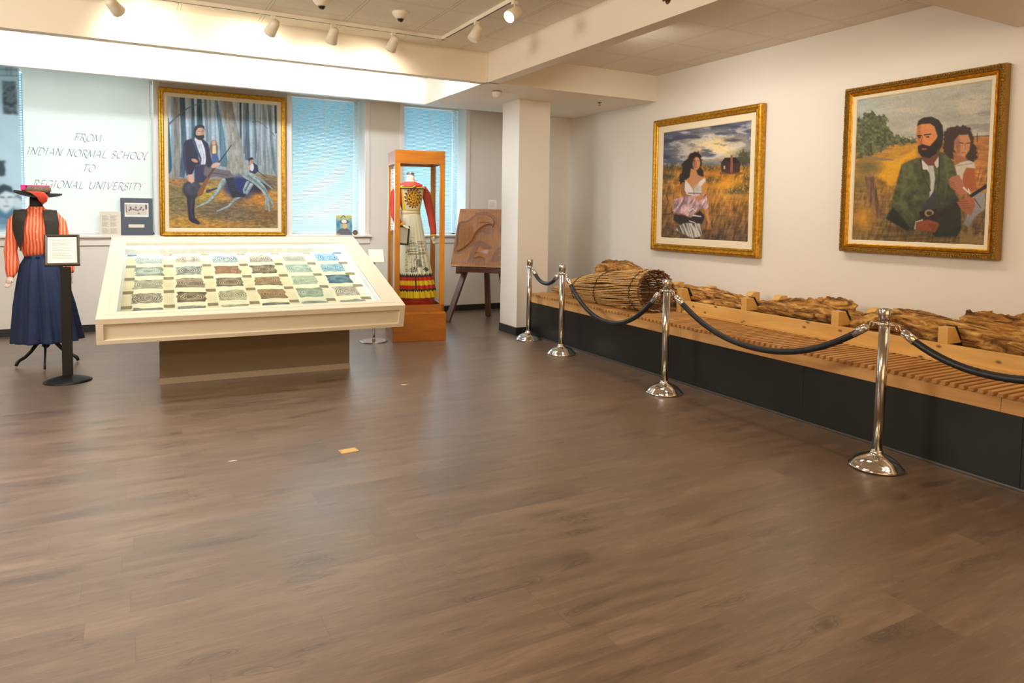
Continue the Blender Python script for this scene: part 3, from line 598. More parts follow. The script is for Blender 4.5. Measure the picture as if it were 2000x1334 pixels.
    # rifle, hands, sleeve of the woman
    c.poly([(880, 862), (956, 858), (958, 960), (900, 1010), (850, 1086), (820, 1060), (850, 980)], (150, 146, 146), 6); c.line([(890, 900), (930, 960)], 10, (96, 94, 98), 5)
    c.line([(600, 1040), (700, 985), (790, 935)], 44, (52, 44, 40), 34, 4); c.line([(780, 940), (866, 884), (966, 816)], 24, (38, 38, 40), 20, 3)
    c.line([(560, 1040), (520, 1052), (512, 1096)], 10, (206, 200, 192), 8); c.poly([(518, 1054), (596, 1034), (662, 1056), (664, 1074), (640, 1118), (600, 1112), (540, 1104), (518, 1086)], (156, 82, 46), 5)
    for k in range(4): c.line([(600+k*14, 1060+k*3), (628+k*9, 1106-k*8)], 5, (96, 46, 30), 3, 3, .7)
    c.poly([(724, 782), (744, 760), (790, 746), (820, 800), (840, 866), (800, 884), (770, 850), (738, 832)], (170, 112, 84), 5)
    for k in range(4): c.line([(728+k*4, 788+k*14), (762+k*5, 800+k*12)], 4, (110, 66, 50), 3, 3, .8)
    c.line([(820, 830), (860, 866), (850, 836)], 12, (214, 206, 196), 7); c.poly([(778, 924), (850, 878), (888, 900), (892, 950), (868, 1004), (826, 990), (800, 960)], (166, 100, 68), 5)
    for k in range(4): c.line([(788+k*8, 918+k*14), (846+k*6, 916+k*14)], 5, (104, 58, 42), 3, 3, .7)
    c.mul(1-.25*np.clip((Y-900)/300, 0, 1)*c.pm([(330, 900), (960, 900), (960, 1200), (330, 1200)], 60)); c.strokes(9, 9, .14, 23); return c

def mould(w, h, prof, n=1):
    """mitred picture-frame ring; prof = [(inset, depth towards the viewer)], local x right, z up, front is -y"""
    mb = MB(); k = len(prof); vs = []
    for ins, d in prof:
        for sx, sz in ((-1, 0), (1, 0), (1, 1), (-1, 1)):
            vs.append((sx*(w/2-ins), -d, (ins if sz == 0 else h-ins)))
    fs = [(i*4+j, i*4+(j+1) % 4, ((i+1) % k)*4+(j+1) % 4, ((i+1) % k)*4+j) for i in range(k) for j in range(4)]
    return mb.add(vs, fs)
def beads(w, h, ins, d, r, step, mb=None, sc=(1, .7, 1)):
    mb = mb or MB()
    for a, b_ in (((-w/2+ins, ins), (w/2-ins, ins)), ((w/2-ins, ins), (w/2-ins, h-ins)), ((w/2-ins, h-ins), (-w/2+ins, h-ins)), ((-w/2+ins, h-ins), (-w/2+ins, ins))):
        L = math.hypot(b_[0]-a[0], b_[1]-a[1]); n = int(L/step)
        for i in range(n):
            t = (i+.5)/n; j = random.uniform(-.25, .25)*r; mb.ball((a[0]+(b_[0]-a[0])*t, -d, a[1]+(b_[1]-a[1])*t+j), r*random.uniform(.75, 1.1), 6, 4, sc)
    return mb
M_gold = mat('gold_leaf', (232, 178, 60), .32, .85, var=(30, (150, 98, 24), .25), bump=(60, .25))
M_goldo = mat('carved_gold_leaf', (216, 168, 76), .36, .8, var=(150, (96, 62, 22), .2), bump=(170, 1.0))
M_liner = mat('linen_liner', (236, 222, 192), .8, bump=(400, .2))
M_oil = paint_mat('oil_paint', .45, bump=.25)
M_back = mat('frame_back_board', (90, 70, 50), .8)
def picture(label, loc, rz, w, h, fr, lin_w, cv, ornate, gain=1.0):
    t = thing('framed_painting', label, 'painting', loc, rz); fro = fr*.58 if ornate == 2 else fr
    D = .05
    prof = [(0, -.03), (0, D*.72), (.010, D*.95), (fro*.35, D), (fro*.62, D*.78), (fro*.80, D*.82), (fro*.92, D*.72), (fro, D*.55), (fro, -.03)]
    f = obj('frame', mould(w, h, prof), M_goldo if ornate == 2 else M_gold, t, bevel=.002)
    if ornate == 2:
        obj('inner_lip', mould(w-2*fro+.002, h-2*fro+.002, [(0, -.02), (0, D*.60), (.006, D*.80), (.012, D*.62), (.016, D*.55), (.021, D*.66), (.027, D*.50), (fr-fro, D*.42), (fr-fro, -.02)]), M_gold, f).location = (0, 0, fro-.001)
    if ornate:
        b = beads(w, h, fro*.34, D*.98, fro*(.26 if ornate == 2 else .10), fro*(.44 if ornate == 2 else .17)); 
        if ornate == 2: b = beads(w, h, fro*.72, D*.84, fro*.13, fro*.34, b)
        else: b = beads(w, h, fr*.80, D*.80, fr*.06, fr*.15, b)
        obj('carved_ornament', b, M_goldo if ornate == 2 else M_gold, f, smooth=True)
    obj('liner', mould(w-2*fr+.004, h-2*fr+.004, [(0, -.02), (0, D*.40), (lin_w-.008, D*.30), (lin_w, D*.18), (lin_w, -.02)]), M_liner, t).location = (0, 0, fr-.002)
    g = w-2*fr-2*lin_w+.004, h-2*fr-2*lin_w+.004; P = sheet(g[0], g[1], cv.nu, cv.nv, -.004, None, fr+lin_w-.002)
    obj('canvas', MB().grid(P), M_oil, t, colors=cv.lin(gain), fixn=False)
    obj('backing', MB().box(-w/2+.02, w/2-.02, .002, .028, .02, h-.02), M_back, t)
    return t
picture('gold framed painting of a bearded man with a rifle in a forest, between the windows', (1.10, YW-.034, 1.215), 0, 1.60, 1.942, .062, .052, paint_forest(), 0)
picture('gold framed painting of a dark haired woman sitting in a field before a cabin', (XR-.034, 6.192, 1.143), R(-90), 1.757, 1.640, .085, .082, paint_meadow(), 1)
picture('ornate gold framed painting of a bearded man in green coat beside a woman', (XR-.034, 3.643, 1.270), R(-90), 1.375, 1.506, .080, .034, paint_couple(), 2)
# ------------------------------------------------------------------ tilted quilt display case
M_case = mat('cream_lacquer', (228, 214, 188), .35, coat=.2)
M_plinth = mat('taupe_laminate', (124, 108, 84), .6)
M_led = emit_mat('led_strip', (225, 242, 255), 9)
M_clear = glass_mat('clear_glass', (250, 253, 253), .16)
A2 = R(-2.0); TL = R(15.64)
dc = thing('display_case', 'large cream tilted display case with a glass top on a taupe plinth', 'display case', (-.284, 6.549, 0), A2)
def DM(u, v, n):      # lacquered box frame: u along the front, v up the slope, n outward from the glass
    return Vector((u, v*math.cos(TL)-n*math.sin(TL), .673+v*math.sin(TL)+n*math.cos(TL)))
def dbox(mb, u0, u1, v0, v1, n0, n1):
    vs = [DM(u, v, n) for u in (u0, u1) for v in (v0, v1) for n in (n0, n1)]
    return mb.add(vs, [(0, 1, 3, 2), (4, 6, 7, 5), (0, 4, 5, 1), (2, 3, 7, 6), (0, 2, 6, 4), (1, 5, 7, 3)])
WD, DD, GH = 2.60, 2.20, .226
g0, g1, h0, h1 = .145, 2.41, .140, 1.985
b = MB(); dbox(b, .02, WD-.02, .02, .05, -GH, -.03); dbox(b, .02, WD-.02, DD-.05, DD-.02, -GH, -.03); dbox(b, .02, .05, .05, DD-.05, -GH, -.03); dbox(b, WD-.05, WD-.02, .05, DD-.05, -GH, -.03)
dbox(b, .05, WD-.05, .05, DD-.05, -GH, -GH+.03)
obj('body', b, M_case, dc, bevel=.003)
f = MB()
for n0, n1 in ((-.05, 0), (-GH-.004, -GH+.034)): dbox(f, 0, WD, -.001, .03, n0, n1)
for u0, u1 in ((0, .055), (WD-.055, WD)): dbox(f, u0, u1, -.001, .03, -GH+.034, -.05)
for u0, u1 in ((0, .03), (WD-.03, WD)):
    for n0, n1 in ((-.05, 0), (-GH, -GH+.034)): dbox(f, u0, u1, .03, DD, n0, n1)
obj('front_moulding', f, M_case, dc, bevel=.003)
tp = MB(); dbox(tp, 0, WD, .0, h0, -.028, .002); dbox(tp, 0, WD, h1, DD, -.028, .002); dbox(tp, 0, g0, h0, h1, -.028, .002); dbox(tp, g1, WD, h0, h1, -.028, .002)
lid = obj('lid_frame', tp, M_case, dc, bevel=.003)
rim = MB(); q = .075
for u0, u1, v0, v1 in ((q, WD-q, q, q+.006), (q, WD-q, DD-q, DD-q+.006), (q, q+.006, q, DD-q), (WD-q-.006, WD-q, q, DD-q)): dbox(rim, u0, u1, v0, v1, .001, .005)
obj('lid_bead', rim, M_case, lid)
gl = MB(); dbox(gl, g0-.01, g1+.01, h0-.01, h1+.01, -.012, -.006); obj('glass_pane', gl, M_clear, dc)
wl = MB(); n0 = -.125
dbox(wl, g0-.02, g1+.02, h1, h1+.012, n0, -.03); dbox(wl, g0-.02, g1+.02, h0-.012, h0, n0, -.03); dbox(wl, g0-.032, g0-.02, h0, h1, n0, -.03); dbox(wl, g1+.02, g1+.032, h0, h1, n0, -.03)
dbox(wl, g0-.03, g1+.03, h0-.01, h1+.01, n0-.01, n0-.002)
obj('lining', wl, M_white, dc)
le = MB(); dbox(le, g0, g1, h1-.006, h1, -.05, -.036); dbox(le, g1+.012, g1+.019, h0+.02, h1-.02, -.05, -.036); obj('led_strip', le, M_led, dc)
_p = dc.matrix_world
MZ = Matrix.Translation((-.284, 6.549, 0)) @ Matrix.Rotation(A2, 4, 'Z')
area('case_led_back', MZ @ DM(1.28, 1.95, -.045), MZ @ DM(1.28, .9, -.118), 2.1, 4.5, (.92, .97, 1), .012)
pl = MB(); x0, x1 = .455, 2.155; y0 = .43
pl.add([(x, y, z) for x in (x0, x1) for y, z in ((y0, 0), (1.75, 0), (1.75, .673-GH/math.cos(TL)+1.75*math.tan(TL)), (y0, .673-GH/math.cos(TL)+y0*math.tan(TL)))], [(0, 1, 2, 3), (7, 6, 5, 4), (0, 4, 5, 1), (1, 5, 6, 2), (2, 6, 7, 3), (3, 7, 4, 0)])
p_ = obj('plinth', pl, M_plinth, dc)
obj('plinth_skirting', MB().box(x0-.004, x1+.004, y0-.005, 1.755, 0, .055), mat('taupe_skirting', (166, 150, 126), .5), p_)
for k in (.25, .9, 1.6): pass
# quilt
def paint_quilt():
    U0, U1, V0, V1 = .155, 2.40, .145, 1.945
    c = Canvas(640, 460, (U0, V1), (U1, V1), (U0, V0), (U1, V0), (236, 224, 184)); X, Y = c.X, c.Y
    c.mul(1+(fbm(X*9, Y*9, 3)-.5)*.12)
    pal = [((120, 128, 128), (226, 220, 190)), ((206, 190, 160), (120, 96, 86)), ((52, 74, 92), (226, 224, 200)), ((206, 190, 160), (110, 92, 86)), ((190, 168, 140), (120, 130, 130)), ((40, 96, 134), (200, 216, 216)),
           ((122, 124, 108), (222, 220, 196)), ((86, 66, 62), (216, 222, 196)), ((126, 84, 56), (182, 134, 96)), ((96, 78, 60), (196, 170, 128)), ((112, 124, 106), (212, 222, 196)), ((64, 116, 140), (206, 222, 216)),
           ((118, 100, 82), (214, 206, 168)), ((84, 64, 58), (206, 184, 146)), ((90, 72, 58), (222, 202, 156)), ((98, 76, 56), (196, 160, 112)), ((128, 138, 112), (212, 216, 180)), ((44, 78, 96), (168, 190, 184)),
           ((82, 68, 62), (204, 190, 152)), ((92, 70, 54), (214, 192, 146)), ((132, 116, 86), (226, 216, 170)), ((104, 78, 52), (190, 150, 96)), ((122, 132, 108), (206, 212, 178)), ((112, 96, 80), (216, 206, 178)),
           ((112, 108, 96), (210, 206, 176)), ((96, 88, 80), (176, 168, 146)), ((100, 84, 68), (214, 200, 156)), ((98, 84, 78), (190, 180, 156)), ((96, 102, 104), (180, 182, 164)), ((92, 98, 96), (188, 186, 160))]
    for i in range(6):          # pleated strips and their brown squares run up the quilt between the blocks
        pass
    for i in range(7):
        u = .165+.365*i if i else .20
        xx = (.19, .54, .905, 1.27, 1.635, 1.99, 2.345)[i]; hw = .048 if 0 < i < 6 else .055
        s = np.clip((hw-np.abs(X-xx))/.006, 0, 1); c.mix(s*(.65+.35*np.sin(X*420)), (224, 200, 156) if i < 5 else (226, 214, 184))
        for k in range(6):
            v = 1.945-.015-.358*k; sq = s*np.clip((.040-np.abs(Y-v))/.006, 0, 1); c.mix(sq, (142, 122, 86) if k or 0 < i < 6 else (60, 104, 134))
            c.mix(sq*.25*(np.sin(X*500) > 0), (100, 84, 60))
    for r_ in range(5):
        for i in range(6):
            cx = .362+.3655*i; cy = 1.775-.358*r_; a, b_ = pal[r_*6+i]
            wx, wy = X+(fbm(X*14, Y*14, i+r_*7)-.5)*.05, Y+(fbm(X*14+5, Y*14, i+r_*5)-.5)*.05
            m = np.clip((.128-np.maximum(np.abs(wx-cx), np.abs(wy-cy)))/.008, 0, 1)
            if m.max() <= 0: continue
            d = np.hypot(X-cx+(fbm(X*22, Y*22, 3+i)-.5)*.02, (Y-cy+(fbm(X*22, Y*22, 8+r_)-.5)*.02)*1.12)
            ring = np.clip(.42+.62*np.sin(d*(285+45*((i*3+r_) % 3))+i+(fbm(X*16, Y*16, 11+i)-.5)*7)+(fbm(X*34, Y*34, 4)-.5)*1.1+(fbm(X*9, Y*9, 14+i)-.5)*.8, 0, 1)
            if (i+r_) % 3 == 1: ring = ring*np.clip(1.3-np.abs(d-.07)*16, .1, 1)
            c.I = c.I*(1-m[..., None])+m[..., None]*(np.array(a)*(1-ring[..., None])+np.array(b_)*ring[..., None])
    return c
cq = paint_quilt(); u_, v_ = cq.X, cq.Y
qn = -.118+.006*(fbm(u_*12, v_*12, 2)-.5)+.002*np.cos((u_-.362)/.3655*2*math.pi)
P = np.stack([u_, v_*math.cos(TL)-qn*math.sin(TL), .673+v_*math.sin(TL)+qn*math.cos(TL)], -1)
Rz = np.array([[math.cos(A2), -math.sin(A2)], [math.sin(A2), math.cos(A2)]]); P[..., :2] = P[..., :2] @ Rz.T+np.array([-.284, 6.549])
M_cloth = paint_mat('quilt_cotton', .9, bump=.4)
finish(obj('quilt', MB().grid(P), M_cloth, colors=cq.lin(), fixn=False, solid=.004), 'patchwork quilt of concentric ring blocks lying under the glass of the cream case', 'quilt')

# ------------------------------------------------------------------ costumed dress form on a tripod
M_orange = bpy.data.materials.new('striped_cotton'); M_orange.use_nodes = True
def stripes(m, c1, c2, freq, thr=.35, bumpy=.3):
    n, l = m.node_tree.nodes, m.node_tree.links; b = n['Principled BSDF']
    tc = n.new('ShaderNodeTexCoord'); sp = n.new('ShaderNodeSeparateXYZ'); l.new(tc.outputs['Object'], sp.inputs[0])
    nz = n.new('ShaderNodeTexNoise'); nz.inputs['Scale'].default_value = 7; l.new(tc.outputs['Object'], nz.inputs['Vector'])
    w = nd(n, l, 'ADD', sp.outputs['X'], nd(n, l, 'MULTIPLY', nz.outputs['Fac'], .03))
    s = nd(n, l, 'SINE', nd(n, l, 'MULTIPLY', w, freq)); r = n.new('ShaderNodeValToRGB'); e = r.color_ramp.elements
    e[0].position = thr; e[1].position = thr+.2; e[0].color = (*lin(c1), 1); e[1].color = (*lin(c2), 1)
    l.new(nd(n, l, 'MULTIPLY_ADD', s, .5, .5), r.inputs[0]); l.new(r.outputs[0], b.inputs['Base Color']); b.inputs['Roughness'].default_value = .6
    bp = n.new('ShaderNodeBump'); bp.inputs['Strength'].default_value = bumpy; bp.inputs['Distance'].default_value = .02; l.new(nz.outputs['Fac'], bp.inputs['Height']); l.new(bp.outputs[0], b.inputs['Normal'])
stripes(M_orange, (226, 84, 40), (250, 150, 112), 230)
M_blackm = mat('black_jersey', (24, 22, 22), .7, bump=(90, .2)); M_blackw = mat('black_stand_lacquer', (18, 16, 16), .35)
M_navy = mat('navy_cotton', (32, 50, 88), .8, var=(5, (24, 34, 62), .3), bump=(220, .25)); M_vest = mat('charcoal_felt', (56, 52, 44), .8, var=(60, (44, 40, 34), .3), bump=(240, .3)); M_satin = mat('grey_satin', (92, 92, 98), .35, bump=(25, .5))
M_skin = mat('pale_mannequin_hand', (222, 196, 180), .5); M_feather = mat('coral_feather', (240, 106, 78), .8, var=(60, (222, 70, 50), .3), trans=.2); M_fur = mat('brown_fur_band', (146, 122, 102), .95, var=(70, (96, 76, 60), .25), bump=(130, 1)); M_pink = mat('hot_pink_ribbon', (232, 40, 130), .5); M_felt = mat('black_felt', (16, 15, 16), .9)
mx, my = -.80, 8.46
mf = thing('dress_form', 'black dress form in orange striped blouse, dark vest, navy skirt and feathered hat', 'mannequin', (mx, my, 0))
def W3(x, y, z): return (x-mx, y-my, z)
st = MB().tube([(0, 0, .17), (0, 0, .9)], .016, 12).lathe([(.02, .15), (.035, .17), (.040, .22), (.030, .27), (.018, .29)], 16)
obj('pole', st, M_blackw, mf, smooth=True)
for fx, fy in ((-.235, -.16), (.04, -.70), (.285, -.10)):
    L = math.hypot(fx, fy); k = .30/L if L > .30 else 1; fx, fy = fx*max(k, .6), fy*max(k, .6)
    pts = []
    for t, z in ((0, .215), (.12, .225), (.3, .205), (.5, .135), (.7, .085), (.86, .065), (.95, .045), (1, .012)): pts.append((fx*t, fy*t, z))
    obj('leg', MB().tube(pts, [.020, .022, .021, .018, .016, .016, .018, .015], 10, sq=(.6, 1)), M_blackw, mf, smooth=True)
cx0 = -.055
body = MB().loft([(cx0+.01, 0, .95, .02, .02), (cx0+.01, 0, .96, .11, .09), (cx0+.01, 0, 1.09, .105, .085), (cx0, 0, 1.25, .135, .105), (cx0, 0, 1.36, .155, .115), (cx0, 0, 1.46, .16, .10), (cx0, 0, 1.525, .12, .075), (cx0, 0, 1.555, .065, .055), (cx0, 0, 1.60, .055, .052), (cx0, 0, 1.672, .054, .052), (cx0, 0, 1.675, .02, .02)], 32)
obj('torso', body, M_blackm, mf, smooth=True)
def puff(amp, n, ph=0): return lambda a, t: 1+amp*math.sin(n*a+ph+3*t)*(.3+.7*t)
bl = MB().loft([(cx0+.012, 0, 1.075, .118, .098), (cx0+.01, -.004, 1.13, .135, .112), (cx0, -.008, 1.25, .158, .132), (cx0, -.006, 1.36, .176, .138), (cx0, 0, 1.45, .185, .118), (cx0, 0, 1.51, .165, .09), (cx0, 0, 1.545, .10, .072), (cx0, 0, 1.565, .064, .06)], 48, cap=False, wob=puff(.014, 12))
bo = obj('blouse', bl, M_orange, mf, smooth=True, solid=.004)
obj('collar', MB().loft([(cx0, 0, 1.548, .070, .066), (cx0, 0, 1.578, .064, .061)], 32, cap=False), M_orange, bo, smooth=True, solid=.005)
for z in (1.56, 1.49, 1.41, 1.33, 1.25): obj('button', MB().ball((cx0+.004+(1.56-z)*.03, -.072-(1.56-z)*.36 if z > 1.38 else -.143, z), .007, 8, 6), M_white, bo, smooth=True)
def arm(sgn, pts, rr):
    obj('sleeve', MB().tube([W3(*p) for p in pts], rr, 20), M_orange, mf, smooth=True)
    e = Vector(W3(*pts[-1])); d = (Vector(pts[-1])-Vector(pts[-2])).normalized()
    h = MB().tube([e-d*.02, e+d*.03, e+d*.07], [.027, .029, .026], 12, sq=(1, .55))
    for k in range(4):
        o = Vector(((k-1.5)*.011, 0, 0)); h.tube([e+d*.06+o, e+d*.09+o*1.1+Vector((0, -.004, 0)), e+d*(.105+.008*(k in (1, 2)))+o+Vector((0, -.014, 0))], [.0065, .006, .005], 7)
    h.tube([e+d*.02+Vector((-sgn*.022, -.008, 0)), e+d*.055+Vector((-sgn*.034, -.016, 0))], [.008, .006], 7)
    obj('hand', h, M_skin, mf, smooth=True)
arm(-1, [(-.99, 8.46, 1.50), (-1.035, 8.45, 1.42), (-1.05, 8.43, 1.28), (-1.07, 8.42, 1.14), (-1.055, 8.39, 1.02), (-1.06, 8.37, .94), (-1.067, 8.36, .90), (-1.070, 8.35, .885)], [.05, .062, .058, .055, .060, .052, .034, .028])
arm(1, [(-.72, 8.46, 1.50), (-.665, 8.45, 1.42), (-.635, 8.43, 1.28), (-.60, 8.42, 1.14), (-.585, 8.39, 1.02), (-.575, 8.37, .97), (-.57, 8.36, .93), (-.57, 8.36, .915)], [.05, .062, .058, .052, .050, .042, .034, .028])
def vestpanel(sgn):
    # front panel of the open vest, wrapped round the torso
    P = []
    for j, z in enumerate(np.linspace(1.545, 1.145, 22)):
        t = j/21; row = []
        inner = .065+.015*math.sin(t*math.pi)+.055*t**2 if sgn < 0 else .06+.02*math.sin(t*math.pi)+.03*t**2
        outer = .175+.028*math.sin(min(1, t*1.6)*math.pi*.5)-(.085*t**2.2 if sgn < 0 else .03*t**2)
        outer = max(outer, inner+.01)
        for i in range(12):
            x = inner+(outer-inner)*i/11; ry = .146-.05*max(0, (z-1.44)/.1); q = min(.985, x/.212)
            row.append((cx0+sgn*x, -ry*math.sqrt(1-q*q)-.012, z))
        P.append(row)
    return MB().grid(np.array(P))
for sgn in (-1, 1):
    v = obj('vest_front', vestpanel(sgn), M_vest, mf, smooth=True, solid=.008)
    sh = MB().tube([(cx0+sgn*.10, -.080, 1.525), (cx0+sgn*.105, 0, 1.545), (cx0+sgn*.11, .07, 1.51)], [.035, .035, .035], 10, sq=(1, .25))
    obj('vest_shoulder', sh, M_satin if sgn > 0 else M_vest, v, smooth=True)
obj('vest_back', MB().loft([(cx0, .02, 1.16, .16, .125), (cx0, .02, 1.3, .178, .135), (cx0, .02, 1.42, .19, .13), (cx0, .02, 1.52, .165, .09)], 32, cap=False), M_vest, mf, smooth=True) if False else None
def skw(a, t): return 1+t**.5*(.17*(abs(math.sin(4.5*a+1.2))**.8-.6)+.07*math.sin(13*a+.4+1.2*t)+.025*math.sin(31*a))
sk = MB().loft([(-.035, 0, 1.10, .125, .105), (-.035, 0, 1.065, .128, .108), (-.03, 0, 1.0, .165, .14), (-.02, 0, .80, .205, .18), (-.01, 0, .60, .24, .205), (.0, 0, .40, .265, .23), (.01, 0, .24, .285, .25), (.01, 0, .225, .287, .252)], 120, cap=False, wob=skw)
so = obj('skirt', sk, M_navy, mf, smooth=True, solid=.006)
obj('waistband', MB().loft([(-.035, 0, 1.062, .130, .110), (-.035, 0, 1.108, .124, .104)], 40, cap=False), M_navy, so, smooth=True, solid=.006)
# hat
hz = 1.705; HM = Matrix.Translation((cx0+.02, -.02, hz)) @ Matrix.Rotation(R(4), 4, 'Y') @ Matrix.Rotation(R(6), 4, 'X')
vs = []; nn = 48
pr = [(.205, -.006), (.20, .006), (.13, .010), (.085, .014), (.080, .055), (.068, .066), (.001, .068), (.001, .05), (.07, .0), (.13, -.004), (.205, -.006)]
hb = MB()
for r_, z in pr:
    for k in range(nn):
        a = 2*math.pi*k/nn; vs.append(HM @ Vector((r_*math.cos(a)*1.0, r_*math.sin(a)*.85, z+(.014*math.cos(2*a)*(r_/.2)**2))))
hb.add(vs, [(i*nn+k, i*nn+(k+1) % nn, (i+1)*nn+(k+1) % nn, (i+1)*nn+k) for i in range(len(pr)-1) for k in range(nn)])
hat = obj('hat', hb, M_felt, mf, smooth=True)
obj('fur_band', MB().loft([(cx0+.01, -.03, hz+.004, .098, .085), (cx0+.01, -.03, hz+.030, .118, .104), (cx0+.015, -.03, hz+.062, .110, .095), (cx0+.015, -.03, hz+.080, .085, .07)], 40, wob=lambda a, t: 1+.06*math.sin(13*a)+.04*math.sin(29*a+1)), M_fur, hat, smooth=True)
obj('ribbon', MB().box(cx0-.115, cx0-.075, -.09, -.02, hz+.034, hz+.088).loft([(cx0+.01, -.02, hz+.074, .116, .08), (cx0+.01, -.02, hz+.086, .110, .075)], 24), M_pink, hat, bevel=.004)
ft = MB()
for k in range(9):
    s = (k-4)/4; p = [(cx0-.06+.01*k, -.135, hz+.022), (cx0-.02+.012*k, -.165, hz+.012), (cx0+.03+.010*k, -.178, hz-.025), (cx0+.052+.006*k, -.172, hz-.075-.004*(4-abs(k-4))), (cx0+.058+.004*k, -.165, hz-.105+.006*abs(k-4))]
    ft.tube(p, [.005, .017, .020, .015, .003], 6, sq=(1, .35))
obj('feather', ft, M_feather, hat, smooth=True)

# ------------------------------------------------------------------ sign stands
M_blackmetal = mat('black_powder_coat', (22, 22, 22), .45, .3); M_pewter = mat('brushed_pewter_frame', (92, 84, 78), .3, .7); M_paper = mat('white_paper', (228, 220, 206), .7); M_ink = mat('grey_print', (150, 146, 140), .8)
M_steel = mat('brushed_steel', (196, 194, 190), .25, 1.0); M_chrome = mat('polished_chrome', (226, 222, 216), .08, 1.0)
def textlines(mb, w, h, y, rows, m=.12, cols=1, blocks=None, th=.0035):
    for r_ in range(rows):
        z = h*(1-m)-r_*(h*(1-2*m)/rows)
        for c_ in range(cols):
            cw = w*(1-2*m)/cols; x0 = -w/2+w*m+c_*cw; n = random.uniform(.55, .97) if (cols > 1 or r_ % 4 == 3) else .97
            if blocks and r_ in blocks: continue
            x = x0
            while x < x0+cw*n*.95:
                L = random.uniform(.008, .022); mb.box(x, min(x+L, x0+cw*n), y-.0006, y, z-th, z); x += L+.004
    return mb
ss = thing('sign_stand', 'black pedestal sign stand holding a framed text in front of the dress form', 'sign stand', (-.545, 7.455, 0), R(4))
obj('base', MB().lathe([(.192, 0), (.192, .006), (.17, .016), (.11, .034), (.055, .048), (.04, .052)], 48), M_blackmetal, ss, smooth=True)
obj('pole', MB().box(-.042, .042, -.012, .012, .04, 1.04), M_blackmetal, ss, bevel=.004)
TM = Matrix.Translation((-.022, -.03, 1.055)) @ Matrix.Rotation(R(-38), 4, 'X')
def tilt(mb, M): mb.v = [tuple(M @ Vector(p)) for p in mb.v]; return mb
fr = obj('sign_frame', tilt(mould(.272, .335, [(0, -.012), (0, .010), (.008, .016), (.02, .012), (.024, .006), (.024, -.012)]), TM), M_pewter, ss, bevel=.001)
obj('sheet', tilt(MB().box(-.114, .114, -.004, .006, .022, .313), TM), M_paper, fr)
obj('print', tilt(textlines(MB(), .21, .30, -.0045, 15, .14, blocks=(1, 5, 9)), TM @ Matrix.Translation((0, 0, .02))), M_ink, fr)
ws = thing('sign_stand', 'slim steel sign stand with a blank white card beside the wooden glass case', 'sign stand', (2.547, 8.234, 0), R(-10))
obj('base', MB().lathe([(.168, 0), (.168, .010), (.160, .014), (.02, .015)], 48), M_steel, ws, smooth=False, bevel=.001)
obj('pole', MB().tube([(0, 0, .01), (0, 0, .965)], .0145, 16).tube([(0, 0, .012), (0, 0, .05)], .019, 16), M_steel, ws, smooth=True)
TM = Matrix.Translation((.03, -.02, .965)) @ Matrix.Rotation(R(-35), 4, 'X')
obj('card', tilt(MB().box(-.088, .088, -.006, .004, 0, .185), TM), M_paper, ws, bevel=.001)

# ------------------------------------------------------------------ wooden glass case with a costumed mannequin
M_cherry = wood_mat('honey_cherry_wood', (208, 134, 34), (166, 94, 12), .32, 3, 'z', coat=.3); M_cherryx = wood_mat('honey_cherry_base', (198, 120, 28), (150, 80, 12), .32, 2.2, 'x', knots=0, coat=.3)
A3 = R(-10.4); WC = .656
gc = thing('glass_case', 'tall honey coloured wooden case with glass sides holding a costumed mannequin', 'display case', (2.731, 8.066, 0), A3)
bs = MB().box(0, WC, 0, WC, 0, .335)
obj('base', bs, M_cherryx, gc, bevel=.004)
obj('base_moulding', MB().prism([(0, .335), (WC, .335), (WC-.018, .358), (.018, .358)], .012, WC-.012, axis='y'), M_cherry, gc, bevel=.003)
i0, i1 = .022, WC-.022
rl = MB().box(i0, i1, i0, i0+.03, .358, .445).box(i0, i1, i1-.03, i1, .358, .445).box(i0, i0+.03, i0, i1, .358, .445).box(i1-.03, i1, i0, i1, .358, .445).box(i0+.01, i1-.01, i0+.01, i1-.01, .385, .40)
obj('bottom_rail', rl, M_cherryx, gc, bevel=.002)
tr_ = MB().box(i0, i1, i0, i0+.03, 2.165, 2.325).box(i0, i1, i1-.03, i1, 2.165, 2.325).box(i0, i0+.03, i0+.03, i1-.03, 2.165, 2.325).box(i1-.03, i1, i0+.03, i1-.03, 2.165, 2.325).box(i0+.02, i1-.02, i0+.02, i1-.02, 2.305, 2.32)
obj('top_rail', tr_, M_cherryx, gc, bevel=.002)
for px in (i0, i1-.062):
    for py in (i0, i1-.04): obj('post', MB().box(px, px+.062, py, py+.04, .445, 2.165), M_cherry, gc, bevel=.002)
for k, bx in enumerate(((i0+.06, i1-.06, i0+.012, i0+.018), (i0+.06, i1-.06, i1-.018, i1-.012), (i0+.012, i0+.018, i0+.04, i1-.04), (i1-.018, i1-.012, i0+.04, i1-.04))):
    obj('glass_pane', MB().box(*bx, .44, 2.17), M_clear, gc)
obj('puck_light', MB().lathe([(.03, 0), (.03, .012)], 24, (.20, .20, 2.292)), M_led, gc)
spot('case_puck', (2.98, 8.24, 2.28), (3.06, 8.22, 1.2), 11, (1, .95, .86), 120, .8, .03)
